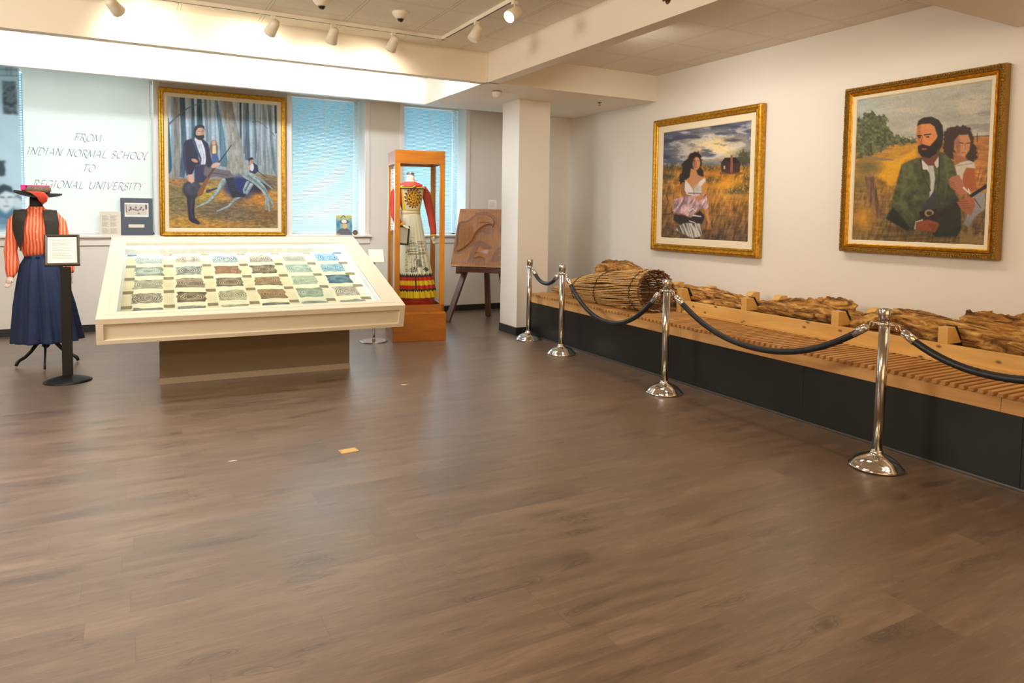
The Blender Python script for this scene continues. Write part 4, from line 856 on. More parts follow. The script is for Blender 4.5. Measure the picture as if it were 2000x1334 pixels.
# mannequin inside
cmx, cmy = 3.085, 8.33
cm_ = thing('mannequin', 'cream mannequin in a red and cream dress with a patchwork medallion, inside the wooden case', 'mannequin', (cmx, cmy, .40))
M_bust = mat('cream_jersey', (226, 212, 188), .7); M_red = mat('red_cotton', (200, 52, 40), .7, var=(9, (170, 36, 28), .3), bump=(40, .3)); M_cream = mat('cream_cotton', (236, 228, 200), .75, bump=(60, .2)); M_yel = mat('yellow_trim', (244, 198, 30), .7); M_bk = mat('black_trim', (40, 38, 34), .8); M_redk = mat('dark_red_satin', (186, 28, 18), .4, bump=(12, .8))
def Z(z): return z-.40
nx = -.045
obj('bust', MB().loft([(nx, 0, Z(1.50), .10, .08), (nx, 0, Z(1.62), .10, .08), (nx, 0, Z(1.78), .13, .10), (nx, 0, Z(1.90), .15, .10), (nx, 0, Z(1.935), .10, .07), (nx, 0, Z(1.955), .06, .055), (nx, 0, Z(2.00), .050, .048), (nx, 0, Z(2.045), .048, .046)], 32), M_bust, cm_, smooth=True)
obj('neck_cap', MB().loft([(nx, 0, Z(2.045), .050, .048), (nx, 0, Z(2.062), .050, .048), (nx, 0, Z(2.068), .04, .04)], 32), M_chrome, cm_, smooth=True)
bl = obj('blouse', MB().loft([(nx+.005, 0, Z(1.60), .108, .088), (nx, 0, Z(1.70), .135, .108), (nx, 0, Z(1.80), .160, .122), (nx, 0, Z(1.88), .175, .11), (nx, 0, Z(1.925), .150, .085), (nx, 0, Z(1.95), .085, .065)], 40, cap=False, wob=puff(.01, 9)), M_red, cm_, smooth=True, solid=.004)
def capecollar(r0, r1, zz0, zz1, w=0):
    P = []
    for j in range(7):
        t = j/6; row = []
        for k in range(73):
            a = 2*math.pi*k/72; sc = 1+w*abs(math.sin(a*11))*t; notch = .022*max(0, 1-abs(((a+math.pi/2+math.pi) % (2*math.pi))-math.pi)/.16)*t
            rx = r0[0]+(r1[0]-r0[0])*t*sc-notch; ry = r0[1]+(r1[1]-r0[1])*t*sc-notch
            row.append((nx+rx*math.cos(a), ry*math.sin(a), zz0+(zz1-zz0)*(t**1.4)+notch))
        P.append(row)
    return MB().grid(np.array(P))
obj('collar', capecollar((.060, .055), (.172, .142), Z(1.958), Z(1.886)), M_red, bl, smooth=True, solid=.004)
obj('collar_trim', MB().grid(np.array([[(nx+(.172+d)*math.cos(a)-0, (.142+d)*math.sin(a)-0, Z(1.889)-d*.5-.004+.022*max(0, 1-abs(((a+math.pi/2+math.pi) % (2*math.pi))-math.pi)/.16)) for a in np.linspace(0, 2*math.pi, 97)] for d in (0, .016)])), M_yel, bl, smooth=True, solid=.005)
obj('collar_scallop', MB().grid(np.array([[(nx+(.180+d*(.6+.4*abs(math.sin(a*12))))*math.cos(a), (.150+d*(.6+.4*abs(math.sin(a*12))))*math.sin(a), Z(1.882)-d*.7) for a in np.linspace(0, 2*math.pi, 193)] for d in (0, .018)])), M_bk, bl, smooth=True, solid=.004)
for sgn, pts in ((1, [(.115, .0, 1.885), (.165, .0, 1.81), (.195, -.01, 1.68), (.225, -.02, 1.54), (.235, -.05, 1.42), (.238, -.08, 1.33), (.235, -.09, 1.29)]), (-1, [(-.205, .0, 1.885), (-.245, .0, 1.81), (-.26, -.01, 1.68), (-.265, -.04, 1.55), (-.245, -.10, 1.46), (-.225, -.15, 1.43), (-.21, -.17, 1.42)])):
    s = obj('sleeve', MB().tube([(x, y, Z(z)) for x, y, z in pts], [.045, .055, .052, .048, .045, .036, .032], 20), M_red, cm_, smooth=True)
    e = Vector((pts[-1][0], pts[-1][1], Z(pts[-1][2]))); d = (Vector(pts[-1])-Vector(pts[-2])).normalized()
    obj('cuff', MB().tube([e-d*.006, e+d*.008], .034, 20), M_yel, s, smooth=True)
    h = MB().tube([e, e+d*.03, e+d*.065], [.020, .026, .022], 12, sq=(1, .5))
    for k in range(4): o = Vector(((k-1.5)*.009, 0, 0)); h.tube([e+d*.055+o, e+d*.085+o, e+d*(.10+.006*(k in (1, 2)))+o+Vector((0, -.01, 0))], [.0055, .005, .004], 7)
    h.tube([e+d*.02+Vector((-sgn*.02, 0, 0)), e+d*.055+Vector((-sgn*.032, -.012, 0))], [.007, .005], 7)
    obj('hand', h, M_bust, cm_, smooth=True)
# bib with medallion
def onchest(x, z, off=.006):
    ry = np.interp(z, [1.60, 1.70, 1.80, 1.88, 1.925], [.088, .108, .122, .112, .09])+off; rx = np.interp(z, [1.60, 1.70, 1.80, 1.88, 1.925], [.112, .14, .166, .182, .16])+.01
    return (nx+x, -ry*np.sqrt(np.clip(1-(x/rx)**2, .02, 1)), z-.40)
def bib():
    c = Canvas(150, 170, (-.15, 1.905), (.15, 1.905), (-.15, 1.60), (.15, 1.60), (238, 230, 204)); X, Y = c.X, c.Y
    r = np.hypot(X, Y-1.752)/1.22; a = np.arctan2(Y-1.752, X)
    def star(r0, r1, n, col, ph=0, sk=0):
        w = np.abs(((a*n/(2*math.pi)+ph+sk*r*n) % 1)-.5)*2; rr = r0+(r1-r0)*w; c.mix(((r < rr) & (r > r0*.0))*1.0, col)
    star(.078, .108, 16, (50, 44, 36), .25); star(.074, .100, 16, (214, 60, 30), .0); star(.072, .094, 16, (240, 190, 40), .5)
    c.mix((r < .082)*1.0, (46, 42, 34)); c.mix(((r > .076) & (r < .082) & ((a*40/(2*math.pi)) % 1 < .5))*1.0, (230, 220, 190)); c.mix((r < .071)*1.0, (246, 196, 30))
    star(.045, .068, 9, (46, 42, 34), .1, 2.2); star(.038, .060, 9, (216, 66, 30), .45, 2.2); star(.034, .056, 9, (246, 196, 30), .7, 2.2)
    c.mix((r < .030)*1.0, (46, 42, 34)); star(.018, .029, 8, (246, 196, 30)); c.mix((r < .014)*1.0, (222, 84, 30)); c.mix((r < .007)*1.0, (246, 200, 40))
    w = .110+.040*np.clip((Y-1.60)/.3, 0, 1)**.8; c.mix((np.abs(X) > w-.006)*1.0, (244, 200, 60)); return c, w
cb_, wq = bib(); Xb = cb_.X*(wq/.15); x, y, z = onchest(Xb, cb_.Y)
M_pcloth = paint_mat('printed_cotton', .8)
bb = obj('apron_bib', MB().grid(np.stack([x, y, z], -1)), M_pcloth, cm_, colors=cb_.lin(), smooth=True, fixn=False, solid=.003)
obj('apron_waistband', MB().loft([(nx+.005, 0, Z(1.555), .122, .100), (nx+.005, 0, Z(1.605), .118, .096)], 40, cap=False), M_cream, cm_, smooth=True, solid=.006)
tt = MB()
for z in (1.556, 1.604): tt.tube([(nx+.005+.124*math.cos(a), .102*math.sin(a), Z(z)) for a in np.linspace(0, 2*math.pi, 40)], .004, 6, cap=False)
obj('waistband_piping', tt, M_yel, cm_, smooth=True)
# painted apron skirt
def apron():
    nu, nv = 420, 300; c = Canvas(nu, nv, (-math.pi, 1.555), (math.pi, 1.555), (-math.pi, .52), (math.pi, .52), (236, 228, 202)); A, Zz = c.X, c.Y
    fr_ = A
    def ab(x0, x1, z0, z1, col=(70, 66, 60), al=.8): m = ((A > x0) & (A < x1) & (Zz > z0) & (Zz < z1))*al; c.mix(m, col)
    k = .9
    def outl(x0, x1, z0, z1): ab(x0, x1, z0, z0+.005); ab(x0, x1, z1-.005, z1); ab(x0, x0+.012, z0, z1); ab(x1-.012, x1, z0, z1)
    outl(-.62, .0, 1.09, 1.20); outl(.05, .72, 1.08, 1.22); outl(-.30, .42, .90, 1.06); outl(-.42, -.2, 1.20, 1.27)
    for i in range(8):
        for z0 in (1.11, 1.15, 1.18): ab(-.58+i*.07, -.55+i*.07, z0, z0+.02, al=.75)
        for z0 in (1.10, 1.14, 1.18): ab(.10+i*.075, .13+i*.075, z0, z0+.022, al=.75)
    for i in range(7): ab(-.26+i*.095, -.235+i*.095, .91, 1.045, al=.8)
    ab(-.06, .12, .91, 1.0, al=.55); ab(-.64, .74, 1.055, 1.075, al=.45)
    m = ((np.hypot((A+.35)*.16, Zz-.87) < .035) | (np.hypot((A-.46)*.16, Zz-.87) < .030) | (np.hypot((A+.60)*.16, Zz-1.10) < .02))*np.clip((fbm(A*24, Zz*110, 4)-.4)*6, 0, 1); c.mix(m*.9, (56, 54, 48))
    m = (Zz < 1.23)*(Zz > .84)*(np.abs(A) < .85)*np.clip((fbm(A*14, Zz*70, 6)-.62)*7, 0, .6); c.mix(m, (90, 86, 78))
    zig = np.abs(((A*9.5) % 1)-.5)*2
    c.mix((Zz < .795+.030*zig)*1.0, (44, 42, 38)); red, ye = (206, 44, 30), (246, 204, 20)
    sec = np.abs(((A+.30) % 1.05)-.0) < .075
    def band(z0, z1, col): 
        m = ((Zz > z0-.010*zig) & (Zz < z1-.010*zig) & ~sec)*1.0; c.mix(m, col); c.mix(m*.35*((A*40+Zz*120) % 1 < .16), (60, 20, 10))
    band(.735, .785, red); band(.680, .738, ye); band(.635, .682, red)
    zig2 = np.abs(((A*9.5+.5) % 1)-.5)*2; c.mix((Zz < .592+.022*zig2)*1.0, ye); c.mix((Zz < .59)*(.35*np.clip(np.sin(A*70)+.2, 0, 1)), (150, 110, 10)); return c
ca = apron(); A, Zz = ca.X, ca.Y
t = np.clip((1.555-Zz)/1.035, 0, 1); rr = .118+.095*t**.75+.055*t**2; pl_ = 1+.055*t**.8*np.sin(A*22)+.025*t*np.sin(A*39+1)
ang = A-math.pi/2; P = np.stack([nx+.005+.075*t+rr*pl_*np.cos(ang), rr*.88*pl_*np.sin(ang), Zz-.40], -1)
obj('apron_skirt', MB().grid(P), M_pcloth, cm_, colors=ca.lin(), smooth=True, fixn=False, solid=.003)
obj('red_skirt', MB().loft([(nx+.07, 0, Z(.60), .19, .17), (nx+.08, 0, Z(.52), .22, .19), (nx+.085, 0, Z(.40)+.003, .245, .215)], 90, cap=False, wob=lambda a, t: 1+.03*math.sin(11*a)*t), M_redk, cm_, smooth=True, solid=.004)
# framed certificate held in the mannequin's hand
pc = thing('framed_certificate', 'small black framed certificate held low by the mannequin inside the wooden case', 'picture frame', (2.862, 8.128, 1.18), R(8))
PT = Matrix.Rotation(R(6), 4, 'Y')
f_ = obj('frame', tilt(mould(.17, .235, [(0, -.008), (0, .008), (.018, .010), (.022, .004), (.022, -.008)]), PT), M_bk, pc)
obj('sheet', tilt(MB().box(-.066, .066, -.002, .006, .018, .217), PT), M_paper, pc)

# ------------------------------------------------------------------ carved eagle panel on an easel
M_walnut = wood_mat('carved_walnut', (160, 112, 80), (118, 78, 54), .42, 3, 'z', coat=.15); M_darkw = wood_mat('dark_easel_wood', (112, 70, 54), (70, 40, 30), .4, 4, 'z', coat=.2)
ea = thing('easel', 'dark wooden tripod easel standing behind the white column', 'easel', (4.40, 9.30, 0))
def W4(x, y, z): return (x-4.40, y-9.30, z)
def bar(a, b_, w=.055, d=.03): 
    a, b_ = Vector(a), Vector(b_); return MB().tube([a, b_], w/1.41, 4, sq=(1, 1))
AP = (4.66, 9.44, 1.56)
obj('leg', bar(W4(3.985, 9.335, .0), W4(4.62, 9.43, 1.56), .07), M_darkw, ea); obj('leg', bar(W4(4.745, 8.80, 0), W4(4.70, 9.41, 1.56), .07), M_darkw, ea); obj('leg', bar(W4(4.79, 9.62, 0), W4(4.66, 9.50, 1.50), .07), M_darkw, ea)
UX, UY = math.cos(R(-45)), math.sin(R(-45))
EM = Matrix.Translation(W4(4.064, 9.40, 0)) @ Matrix.Rotation(R(-45), 4, 'Z')
obj('ledge', MB().box(.10, 1.02, -.05, .05, .725, .790, EM), M_darkw, ea, bevel=.003)
for s_ in (.10, .80): obj('ledge_block', MB().box(s_, s_+.07, -.07, -.02, .70, .80, EM), M_darkw, ea, bevel=.004)
def relief():
    nu, nv = 330, 290; sw = 1.05
    # corners of the drawing: the panel's left edge and the line where the column hides it
    Hm = homog([(0, 0), (.76, 0), (0, 1), (.76, 1)], [(190, 125), (940, 138), (12, 1185), (935, 1252)])
    def hp(u, v): w = Hm[2, 0]*u+Hm[2, 1]*v+1; return ((Hm[0, 0]*u+Hm[0, 1]*v+Hm[0, 2])/w, (Hm[1, 0]*u+Hm[1, 1]*v+Hm[1, 2])/w)
    c = Canvas(nu, nv, hp(0, 0), hp(sw, 0), hp(0, 1), hp(sw, 1)); X, Y = c.X, c.Y
    Hh = np.zeros_like(X)+.004*fbm(X/200, Y/90, 3)
    out = [(215, 375), (290, 360), (340, 345), (400, 290), (460, 245), (540, 225), (620, 235), (690, 270), (735, 320), (748, 370), (735, 420), (715, 445), (712, 405), (690, 400), (640, 396), (590, 412), (530, 450), (470, 520), (440, 570), (400, 680), (340, 750), (270, 815), (190, 870), (140, 890), (130, 850), (165, 760), (165, 600), (185, 480)]
    inn = c.pm(out, 10); wide = c.pm(out, 70); Hh += inn*.020; Hh -= (wide*(1-inn))*.014
    fe = c.pm([(215, 380), (300, 370), (360, 380), (400, 440), (430, 560), (390, 680), (270, 810), (190, 868), (140, 880), (165, 760), (165, 600), (185, 480)], 14)
    t_ = (Y-.35*X)/24; r__ = np.floor(t_); s_ = (X+.3*Y)/34+.5*(r__ % 2); s_ = s_-np.floor(s_); sc_ = (1-(2*s_-1)**2)*(t_-r__); Hh += fe*sc_*.009
    Hh += c.em(540, 308, 60, 26, .4)*.006-c.em(545, 308, 34, 16, .4)*.008; Hh -= c.lm([(530, 368), (620, 372), (700, 385)], 12, 9, 8)*.010
    Hh -= c.lm(out[3:11], 10, 10, 10)*.006
    # profile of a face
    prof = [(400, 1000), (380, 1040), (350, 1085), (620, 1100), (600, 1040), (540, 1010), (440, 1045), (395, 1020), (450, 900), (490, 850), (500, 780), (540, 770), (600, 830), (720, 830), (700, 790), (560, 710), (470, 700), (420, 760), (405, 830), (400, 900), (380, 960), (320, 1040)]
    Hh -= c.pm([(420, 740), (480, 700), (560, 705), (720, 820), (600, 835), (540, 770), (500, 780), (480, 860), (420, 960), (400, 1030), (450, 1050), (540, 1015), (610, 1050), (615, 1100), (350, 1100), (370, 1000), (400, 860)], 26)*.020
    Hh += c.em(520, 900, 90, 110, .8)*.014; Hh -= c.lm([(575, 790), (610, 830)], 12, 8, 8)*.008; Hh += c.em(490, 915, 26, 16, .6)*.008
    Hh -= c.pm([(800, 1120), (760, 1100), (790, 980), (850, 860), (930, 790), (1000, 800), (960, 960), (900, 1120)], 24)*.014; Hh += c.em(900, 960, 50, 150, .8, 20)*.012
    Hh -= c.em(950, 470, 90, 80, .5)*.016; Hh += c.em(960, 470, 50, 40, .5)*.014; Hh -= c.lm([(880, 470), (900, 520), (960, 530)], 14, 10, 10)*.006
    Hh -= c.em(640, 490, 70, 60, .9)*.008
    # punched border
    u, v = c.u*sw, c.vv
    bd = (np.abs(v-.075) < .010) | (np.abs(v-.925) < .010) | (np.abs(u-.06) < .007)
    Hh -= bd*.0015+((np.abs(v-.95) < .014) | (np.abs(v-.05) < .012))*(np.sin(u*150) > .3)*(np.sin(u*37) > -.4)*.003
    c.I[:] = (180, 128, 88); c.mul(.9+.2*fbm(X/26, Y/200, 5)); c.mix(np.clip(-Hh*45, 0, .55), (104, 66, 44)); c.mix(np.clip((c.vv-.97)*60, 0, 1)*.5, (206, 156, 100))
    return c, Hh*1.7, sw
cr, Hh, sw = relief(); nv_, nu_ = Hh.shape
fade = np.minimum(np.minimum(cr.u, 1-cr.u)*sw, np.minimum(cr.vv, 1-cr.vv)*.9); Hh = Hh*np.clip(fade/.02, 0, 1)
rad = .035; 
u = (cr.u*sw); v = (1-cr.vv)*.915
P = np.stack([u, -.028-Hh, v], -1)
T24 = Matrix.Translation((4.064, 9.40, .795)) @ Matrix.Rotation(R(-45), 4, 'Z') @ Matrix.Rotation(R(-24), 4, 'X')
def MT(P, M): a = np.array(M); return P @ a[:3, :3].T+a[:3, 3]
cp = thing('carved_panel', 'carved walnut relief panel with an eagle head, leaning on the dark easel', 'carving', (4.064, 9.40, .795)); 
Tl = Matrix.Rotation(R(-45), 4, 'Z') @ Matrix.Rotation(R(-24), 4, 'X')
M_relief = paint_mat('carved_relief_wood', .42, coat=.1)
obj('relief', MB().grid(MT(P, Tl)), M_relief, cp, colors=cr.lin(), smooth=True, fixn=False)
bk = MB().box(0, sw, -.0275, .012, 0, .915); bk.v = [tuple(Tl @ Vector(p)) for p in bk.v]; obj('slab', bk, M_walnut, cp, bevel=.006)
T2 = Matrix.Translation((4.064, 9.40, .795)) @ Tl
cd = thing('label_card', 'small white text card in a stand on top of the carved panel', 'card', tuple(T2 @ Vector((.50, -.005, .918))), R(-28))
CM = Matrix.Rotation(R(-16), 4, 'X')
obj('sheet', tilt(MB().box(-.062, .062, -.004, 0, .0, .150), CM), M_paper, cd)
obj('print', tilt(textlines(MB(), .11, .14, -.0045, 8, .16), CM), M_ink, cd)
obj('easel_back', MB().prism([(-.004, 0), (.05, 0), (.045, .10), (.035, .13)], -.03, .03, axis='x'), M_blackmetal, cd)
# ------------------------------------------------------------------ slatted platform along the right wall
M_panel = mat('black_steel_sheet', (44, 45, 43), .42, .35, var=(3, (33, 34, 33), .3)); M_slatw = wood_mat('cedar_slats', (208, 158, 96), (168, 116, 62), .5, 5, 'x'); M_fascia = wood_mat('pale_fascia_board', (226, 178, 116), (200, 146, 84), .5, 2.5, 'y')
M_pine = wood_mat('knotty_pine', (232, 188, 114), (212, 160, 84), .5, 2.5, 'y', knots=6.5)
PY0, PY1 = .6, 7.86
pf = thing('slatted_platform', 'long low platform with black sides, pale fascia and wooden slats along the right wall', 'platform', (4.50, 4.2, 0))
pb = MB(); ys = [PY0, 1.20, 2.10, 3.62, 5.14, 6.66, PY1]
for a, b_ in zip(ys[:-1], ys[1:]): pb.box(4.525, 4.56, a+.0015, b_-.0015, .012, .436)
pb.box(4.56, XR-.01, PY1-.04, PY1, .012, .50).box(4.56, XR-.01, PY0, PY0+.04, .012, .50).box(4.56, 5.88, PY0+.04, PY1-.04, .40, .43)
obj('side_panel', pb, M_panel, pf, world=True)
obj('floor_trim', MB().box(4.508, 4.56, PY0, PY1, 0, .016), mat('grey_metal_trim', (96, 92, 88), .4, .6), pf, world=True, bevel=.003)
fa = MB(); 
for a, b_ in ((PY0, 2.22), (2.222, 5.0), (5.002, PY1)): fa.box(4.52, 4.56, a, b_, .436, .530)
obj('fascia', fa, M_fascia, pf, world=True, bevel=.002)
sl = MB(); y = PY0+.03
while y < PY1-.03: sl.box(4.492, 5.88, y, y+.030, .529, .554); y += .056
obj('slats', sl, M_slatw, pf, world=True, bevel=.002, seg=1)
jo = MB()
for x in (4.75, 5.2, 5.6): jo.box(x, x+.04, PY0+.05, PY1-.05, .43, .529)
obj('joist', jo, M_panel, pf, world=True)
# cradle
cr_ = thing('timber_cradle', 'pale pine rails with upright blocks cradling the decayed log on the platform', 'cradle', (5.10, 3.5, .555))
obj('rail', MB().box(5.072, 5.10, 1.2, 5.60, .555, .580).box(5.10, 5.14, 1.2, 5.60, .555, .684), M_pine, cr_, world=True, bevel=.002)
obj('rail', MB().box(5.66, 5.70, 1.2, 6.4, .555, .684), M_pine, cr_, world=True, bevel=.002)
M_rub = mat('black_felt_pad', (24, 24, 24), .8)
for y in (5.70, 4.79, 3.80, 2.915, 2.0):
    b_ = obj('upright_block', MB().prism([(5.108, .684 if y < 5.6 else .555), (5.30, .684 if y < 5.6 else .555), (5.20, .805), (5.108, .805)], y-.035, y+.035, axis='y'), M_pine, cr_, world=True, bevel=.003)
    obj('pad', MB().prism([(5.30, .66), (5.315, .665), (5.215, .812), (5.195, .805)], y-.037, y+.037, axis='y'), M_rub, b_, world=True)
for y in (6.33, 5.80, 5.19, 4.84, 3.82, 2.8): obj('upright_block', MB().prism([(5.52, .684), (5.72, .684), (5.72, .800), (5.63, .800)], y-.04, y+.04, axis='y'), M_pine, cr_, world=True, bevel=.003)
for y in (5.72, 4.8, 3.81, 2.92): obj('cross_bearer', MB().box(5.14, 5.66, y-.03, y+.03, .555, .62), M_pine, cr_, world=True, bevel=.003)
# decayed log / dugout
def bark_material():
    m = bpy.data.materials.new('decayed_wood'); m.use_nodes = True; n, l = m.node_tree.nodes, m.node_tree.links; b = n['Principled BSDF']
    tc = n.new('ShaderNodeTexCoord'); mp = n.new('ShaderNodeMapping'); mp.inputs['Scale'].default_value = (3.2, .8, 4.2); l.new(tc.outputs['Object'], mp.inputs[0])
    t = n.new('ShaderNodeTexNoise'); t.inputs['Scale'].default_value = 4.2; t.inputs['Detail'].default_value = 10; t.inputs['Roughness'].default_value = .68; t.inputs['Distortion'].default_value = 1.2; l.new(mp.outputs[0], t.inputs['Vector'])
    r = n.new('ShaderNodeValToRGB'); e = r.color_ramp.elements; e[0].position = .33; e[0].color = (*lin((50, 28, 12)), 1); e[1].position = .66; e[1].color = (*lin((240, 196, 116)), 1)
    for p, c in ((.42, (112, 68, 26)), (.52, (190, 134, 58))): x = e.new(p); x.color = (*lin(c), 1)
    l.new(t.outputs['Fac'], r.inputs[0]); l.new(r.outputs[0], b.inputs['Base Color']); b.inputs['Roughness'].default_value = .75
    bp = n.new('ShaderNodeBump'); bp.inputs['Strength'].default_value = 1.0; bp.inputs['Distance'].default_value = .03; l.new(t.outputs['Fac'], bp.inputs['Height']); l.new(bp.outputs[0], b.inputs['Normal']); return m
M_rot = bark_material()
lg = thing('decayed_log', 'long decayed yellow brown dugout log with jagged edges lying in the pine cradle', 'log', (5.45, 3.8, .62))
ny, nt = 300, 56
Yv = np.linspace(6.35, 1.1, ny)
top = np.interp(-Yv, [-6.55, -5.9, -5.6, -5.3, -5.1, -4.96, -4.68, -4.3, -3.72, -3.5, -3.3, -2.95, -2.6, -1.1], [.80, .785, .785, .775, .745, .742, .75, .765, .775, .825, .825, .80, .79, .80])
rows = []
for j, y in enumerate(Yv):
    zt = top[j]; zb = .625; row = []
    endt = min(1, (6.36-y)/.25)
    for k in range(nt+1):
        a = 2*math.pi*k/nt; hw = .185*(.6+.4*endt); cx = 5.45
        ca_, sa_ = math.cos(a), math.sin(a)
        x = cx+hw*math.copysign(abs(ca_)**.75, ca_); z = (zt+zb)/2+(zt-zb)/2*math.copysign(abs(sa_)**.8, sa_)*(.7+.3*endt)
        d = (float(fbm(y*3.1, a*1.3+3, 4, 5))-.5)*.11+(float(fbm(y*14, a*5, 9, 3))-.5)*.045
        row.append((x+d*ca_, y, max(.622, z+d*sa_*.8)))
    row[-1] = row[0]; rows.append(row)
trunk = obj('trunk', MB().grid(np.array(rows)), M_rot, lg, world=True, smooth=True, fixn=False)
def shell(y0, y1, prof, name, x0=5.36, th=.05, lean=.10, seed=1):
    """jagged upstanding wall of the dugout; prof = [(y, ztop)]"""
    n = int(abs(y1-y0)/.010); mb = MB(); Pf = []; ys_ = np.linspace(y0, y1, n); m = 14
    p = sorted(prof)
    for side in (0, 1):
        for y in ys_:
            zt = np.interp(y, [a for a, b_ in p], [b_ for a, b_ in p])+(float(fbm(y*26, seed, 3, 4))-.5)*.050; zb = .68; r_ = []
            for k in range(m+1):
                t = k/m; zz = zb+(zt-zb)*t; dd = (float(fbm(y*5, zz*18, seed+side, 5))-.5)*.06
                yy = y+(float(fbm(zz*30, seed*3.3, 7, 3))-.5)*.10*(1 if y == y else 0)
                r_.append((x0+lean*t+(th*(1-.75*t**2) if side else 0)+dd, yy, zz))
            Pf.append(r_)
    Pf = np.array(Pf).reshape(2, n, m+1, 3); mb.grid(Pf[0]); o = len(mb.v); mb.grid(Pf[1][:, ::-1]); 
    a0 = 0; b0 = n*(m+1)
    for i in range(n-1): mb.f.append((a0+i*(m+1)+m, a0+(i+1)*(m+1)+m, b0+(i+1)*(m+1), b0+i*(m+1)))
    for k in range(m):
        mb.f.append((a0+k, a0+k+1, b0+(m-k-1), b0+(m-k))); q_ = (n-1)*(m+1); mb.f.append((a0+q_+k, b0+q_+(m-k), b0+q_+(m-k-1), a0+q_+k+1))
    return obj(name, mb, M_rot, lg, world=True, smooth=True)
shell(5.50, 3.86, [(5.50, .78), (5.35, .79), (5.2, .765), (5.0, .74), (4.70, .765), (4.55, .815), (4.40, .83), (4.15, .868), (4.02, .872), (3.90, .862), (3.86, .83)], 'jagged_wall', seed=1)
shell(2.99, 1.15, [(2.99, .85), (2.93, .895), (2.78, .91), (2.68, .905), (2.62, .905), (2.56, .94), (2.2, .94), (1.15, .92)], 'jagged_wall', seed=5)
shell(3.75, 3.28, [(3.75, .77), (3.60, .80), (3.50, .845), (3.40, .85), (3.33, .835), (3.28, .80)], 'jagged_wall', seed=8)
# burl end
sb = thing('log_burl', 'hollow knotted burl end of a log behind the cane fish trap', 'log', (5.45, 7.25, .555))
bmv = []; nb, mb_ = 72, 48
for i in range(mb_+1):
    ph = math.pi*i/mb_
    for k in range(nb):
        th = 2*math.pi*k/nb; d = Vector((math.sin(ph)*math.cos(th), math.sin(ph)*math.sin(th), math.cos(ph)))
        q_ = 1+(float(fbm(th*1.5+2, ph*2.2, 6, 4))-.5)*.45+(float(fbm(th*6, ph*7, 3, 3))-.5)*.12
        front = max(0, d.dot(Vector((-.85, -.45, .25)).normalized())-.80)*5; q_ *= 1-.75*min(1, front)*float(.5+fbm(th*5, ph*5, 8, 3))
        bmv.append((d.x*.25*q_, d.y*.42*q_, .215+d.z*.225*q_))
w_ = MB().add(bmv, [(i*nb+k, i*nb+(k+1) % nb, (i+1)*nb+(k+1) % nb, (i+1)*nb+k) for i in range(mb_) for k in range(nb)])
w_.v = [(x, y, max(.002, z)) for x, y, z in w_.v]
obj('burl', w_, M_rot, sb, smooth=True)
obj('root_arm', MB().tube([(.0, -.15, .33), (.0, -.40, .30), (.02, -.58, .22)], [.13, .10, .05], 16), M_rot, sb, smooth=True)
finish(obj('black_bracket', MB().box(5.30, 5.62, 7.70, 7.74, .556, .74).box(5.26, 5.32, 7.68, 7.76, .70, .75), M_rub, bevel=.004), 'small black bracket propped behind the burl end of the log', 'bracket')
# cane fish trap
ftp = thing('cane_fish_trap', 'long woven cane fish trap lying on the slats with its mouth towards the room', 'fish trap', (4.85, 6.8, .555))
M_cane = mat('split_cane', (226, 186, 120), .55, var=(40, (176, 128, 70), .22)); M_cane2 = mat('dark_inner_cane', (130, 84, 44), .65, var=(50, (80, 48, 24), .2)); M_twine = mat('dark_twine', (52, 38, 26), .9)
PA = Vector((4.84, 7.80, .60)); PB = Vector((4.83, 5.74, .785)); ax = (PB-PA).normalized(); sx_ = ax.cross(Vector((0, 0, 1))).normalized(); sz_ = sx_.cross(ax).normalized(); LA = (PB-PA).length
def trr(t): return float(np.interp(t, [0, .06, .15, .3, .45, .6, .8, .92, 1.0], [.018, .035, .080, .145, .185, .208, .218, .220, .215]))
def tp_(t, a, k=1, dr=0): 
    r_ = trr(t)*k+dr; p = PA+ax*(LA*t)+sx_*(r_*math.cos(a)*1.06)+sz_*(r_*math.sin(a)); p.z = max(p.z, .562); return p
wl = MB(); NC = 84
for i in range(NC):
    a0 = 2*math.pi*i/NC+random.uniform(-.02, .02); t0 = random.choice((-.02, 0, .02, .08, .12)); t1 = 1.0+random.uniform(-.01, .015); pts = []; ph = random.uniform(0, 6)
    for j in range(13):
        t = t0+(t1-t0)*j/12; pts.append(tp_(max(0, t), a0+.035*math.sin(j*.9+ph), 1, .004*math.sin(j*1.7+ph))+ax*(LA*min(0, t)))
    wl.tube(pts, [random.uniform(.0042, .0066)]*13, 5)
obj('cane_wall', wl, M_cane, ftp, world=True, smooth=True)
for t in (.34, .60, .925):
    tw = MB(); tw.tube([tp_(t+.006*math.sin(a*NC/3)+.02*math.sin(a), a, 1, .006+.004*math.sin(a*NC/2)) for a in np.linspace(0, 2*math.pi, 220)], .0045, 5, cap=False)
    obj('twine_binding', tw, M_twine, ftp, world=True, smooth=True)
iw = MB()
for i in range(64):
    a0 = 2*math.pi*i/64; s1 = random.uniform(.42, .62); pts = []
    for j in range(8):
        q_ = j/7; t = 1.0-(1-s1)*q_*.9; k = 1-.62*q_; pts.append(tp_(1.0, a0+.5*q_+.04*random.random(), k)+ax*(-LA*(1-t)))
    iw.tube(pts, .0045, 5)
for q_ in (.04, .10, .2, .34): iw.tube([tp_(1.0, a, 1-.62*q_)+ax*(-LA*.52*q_*.9)+sz_*random.uniform(-.004, .004) for a in np.linspace(0, 2*math.pi, 90)], .006, 5, cap=False)
obj('inner_funnel', iw, M_cane2, ftp, world=True, smooth=True)
rm = MB()
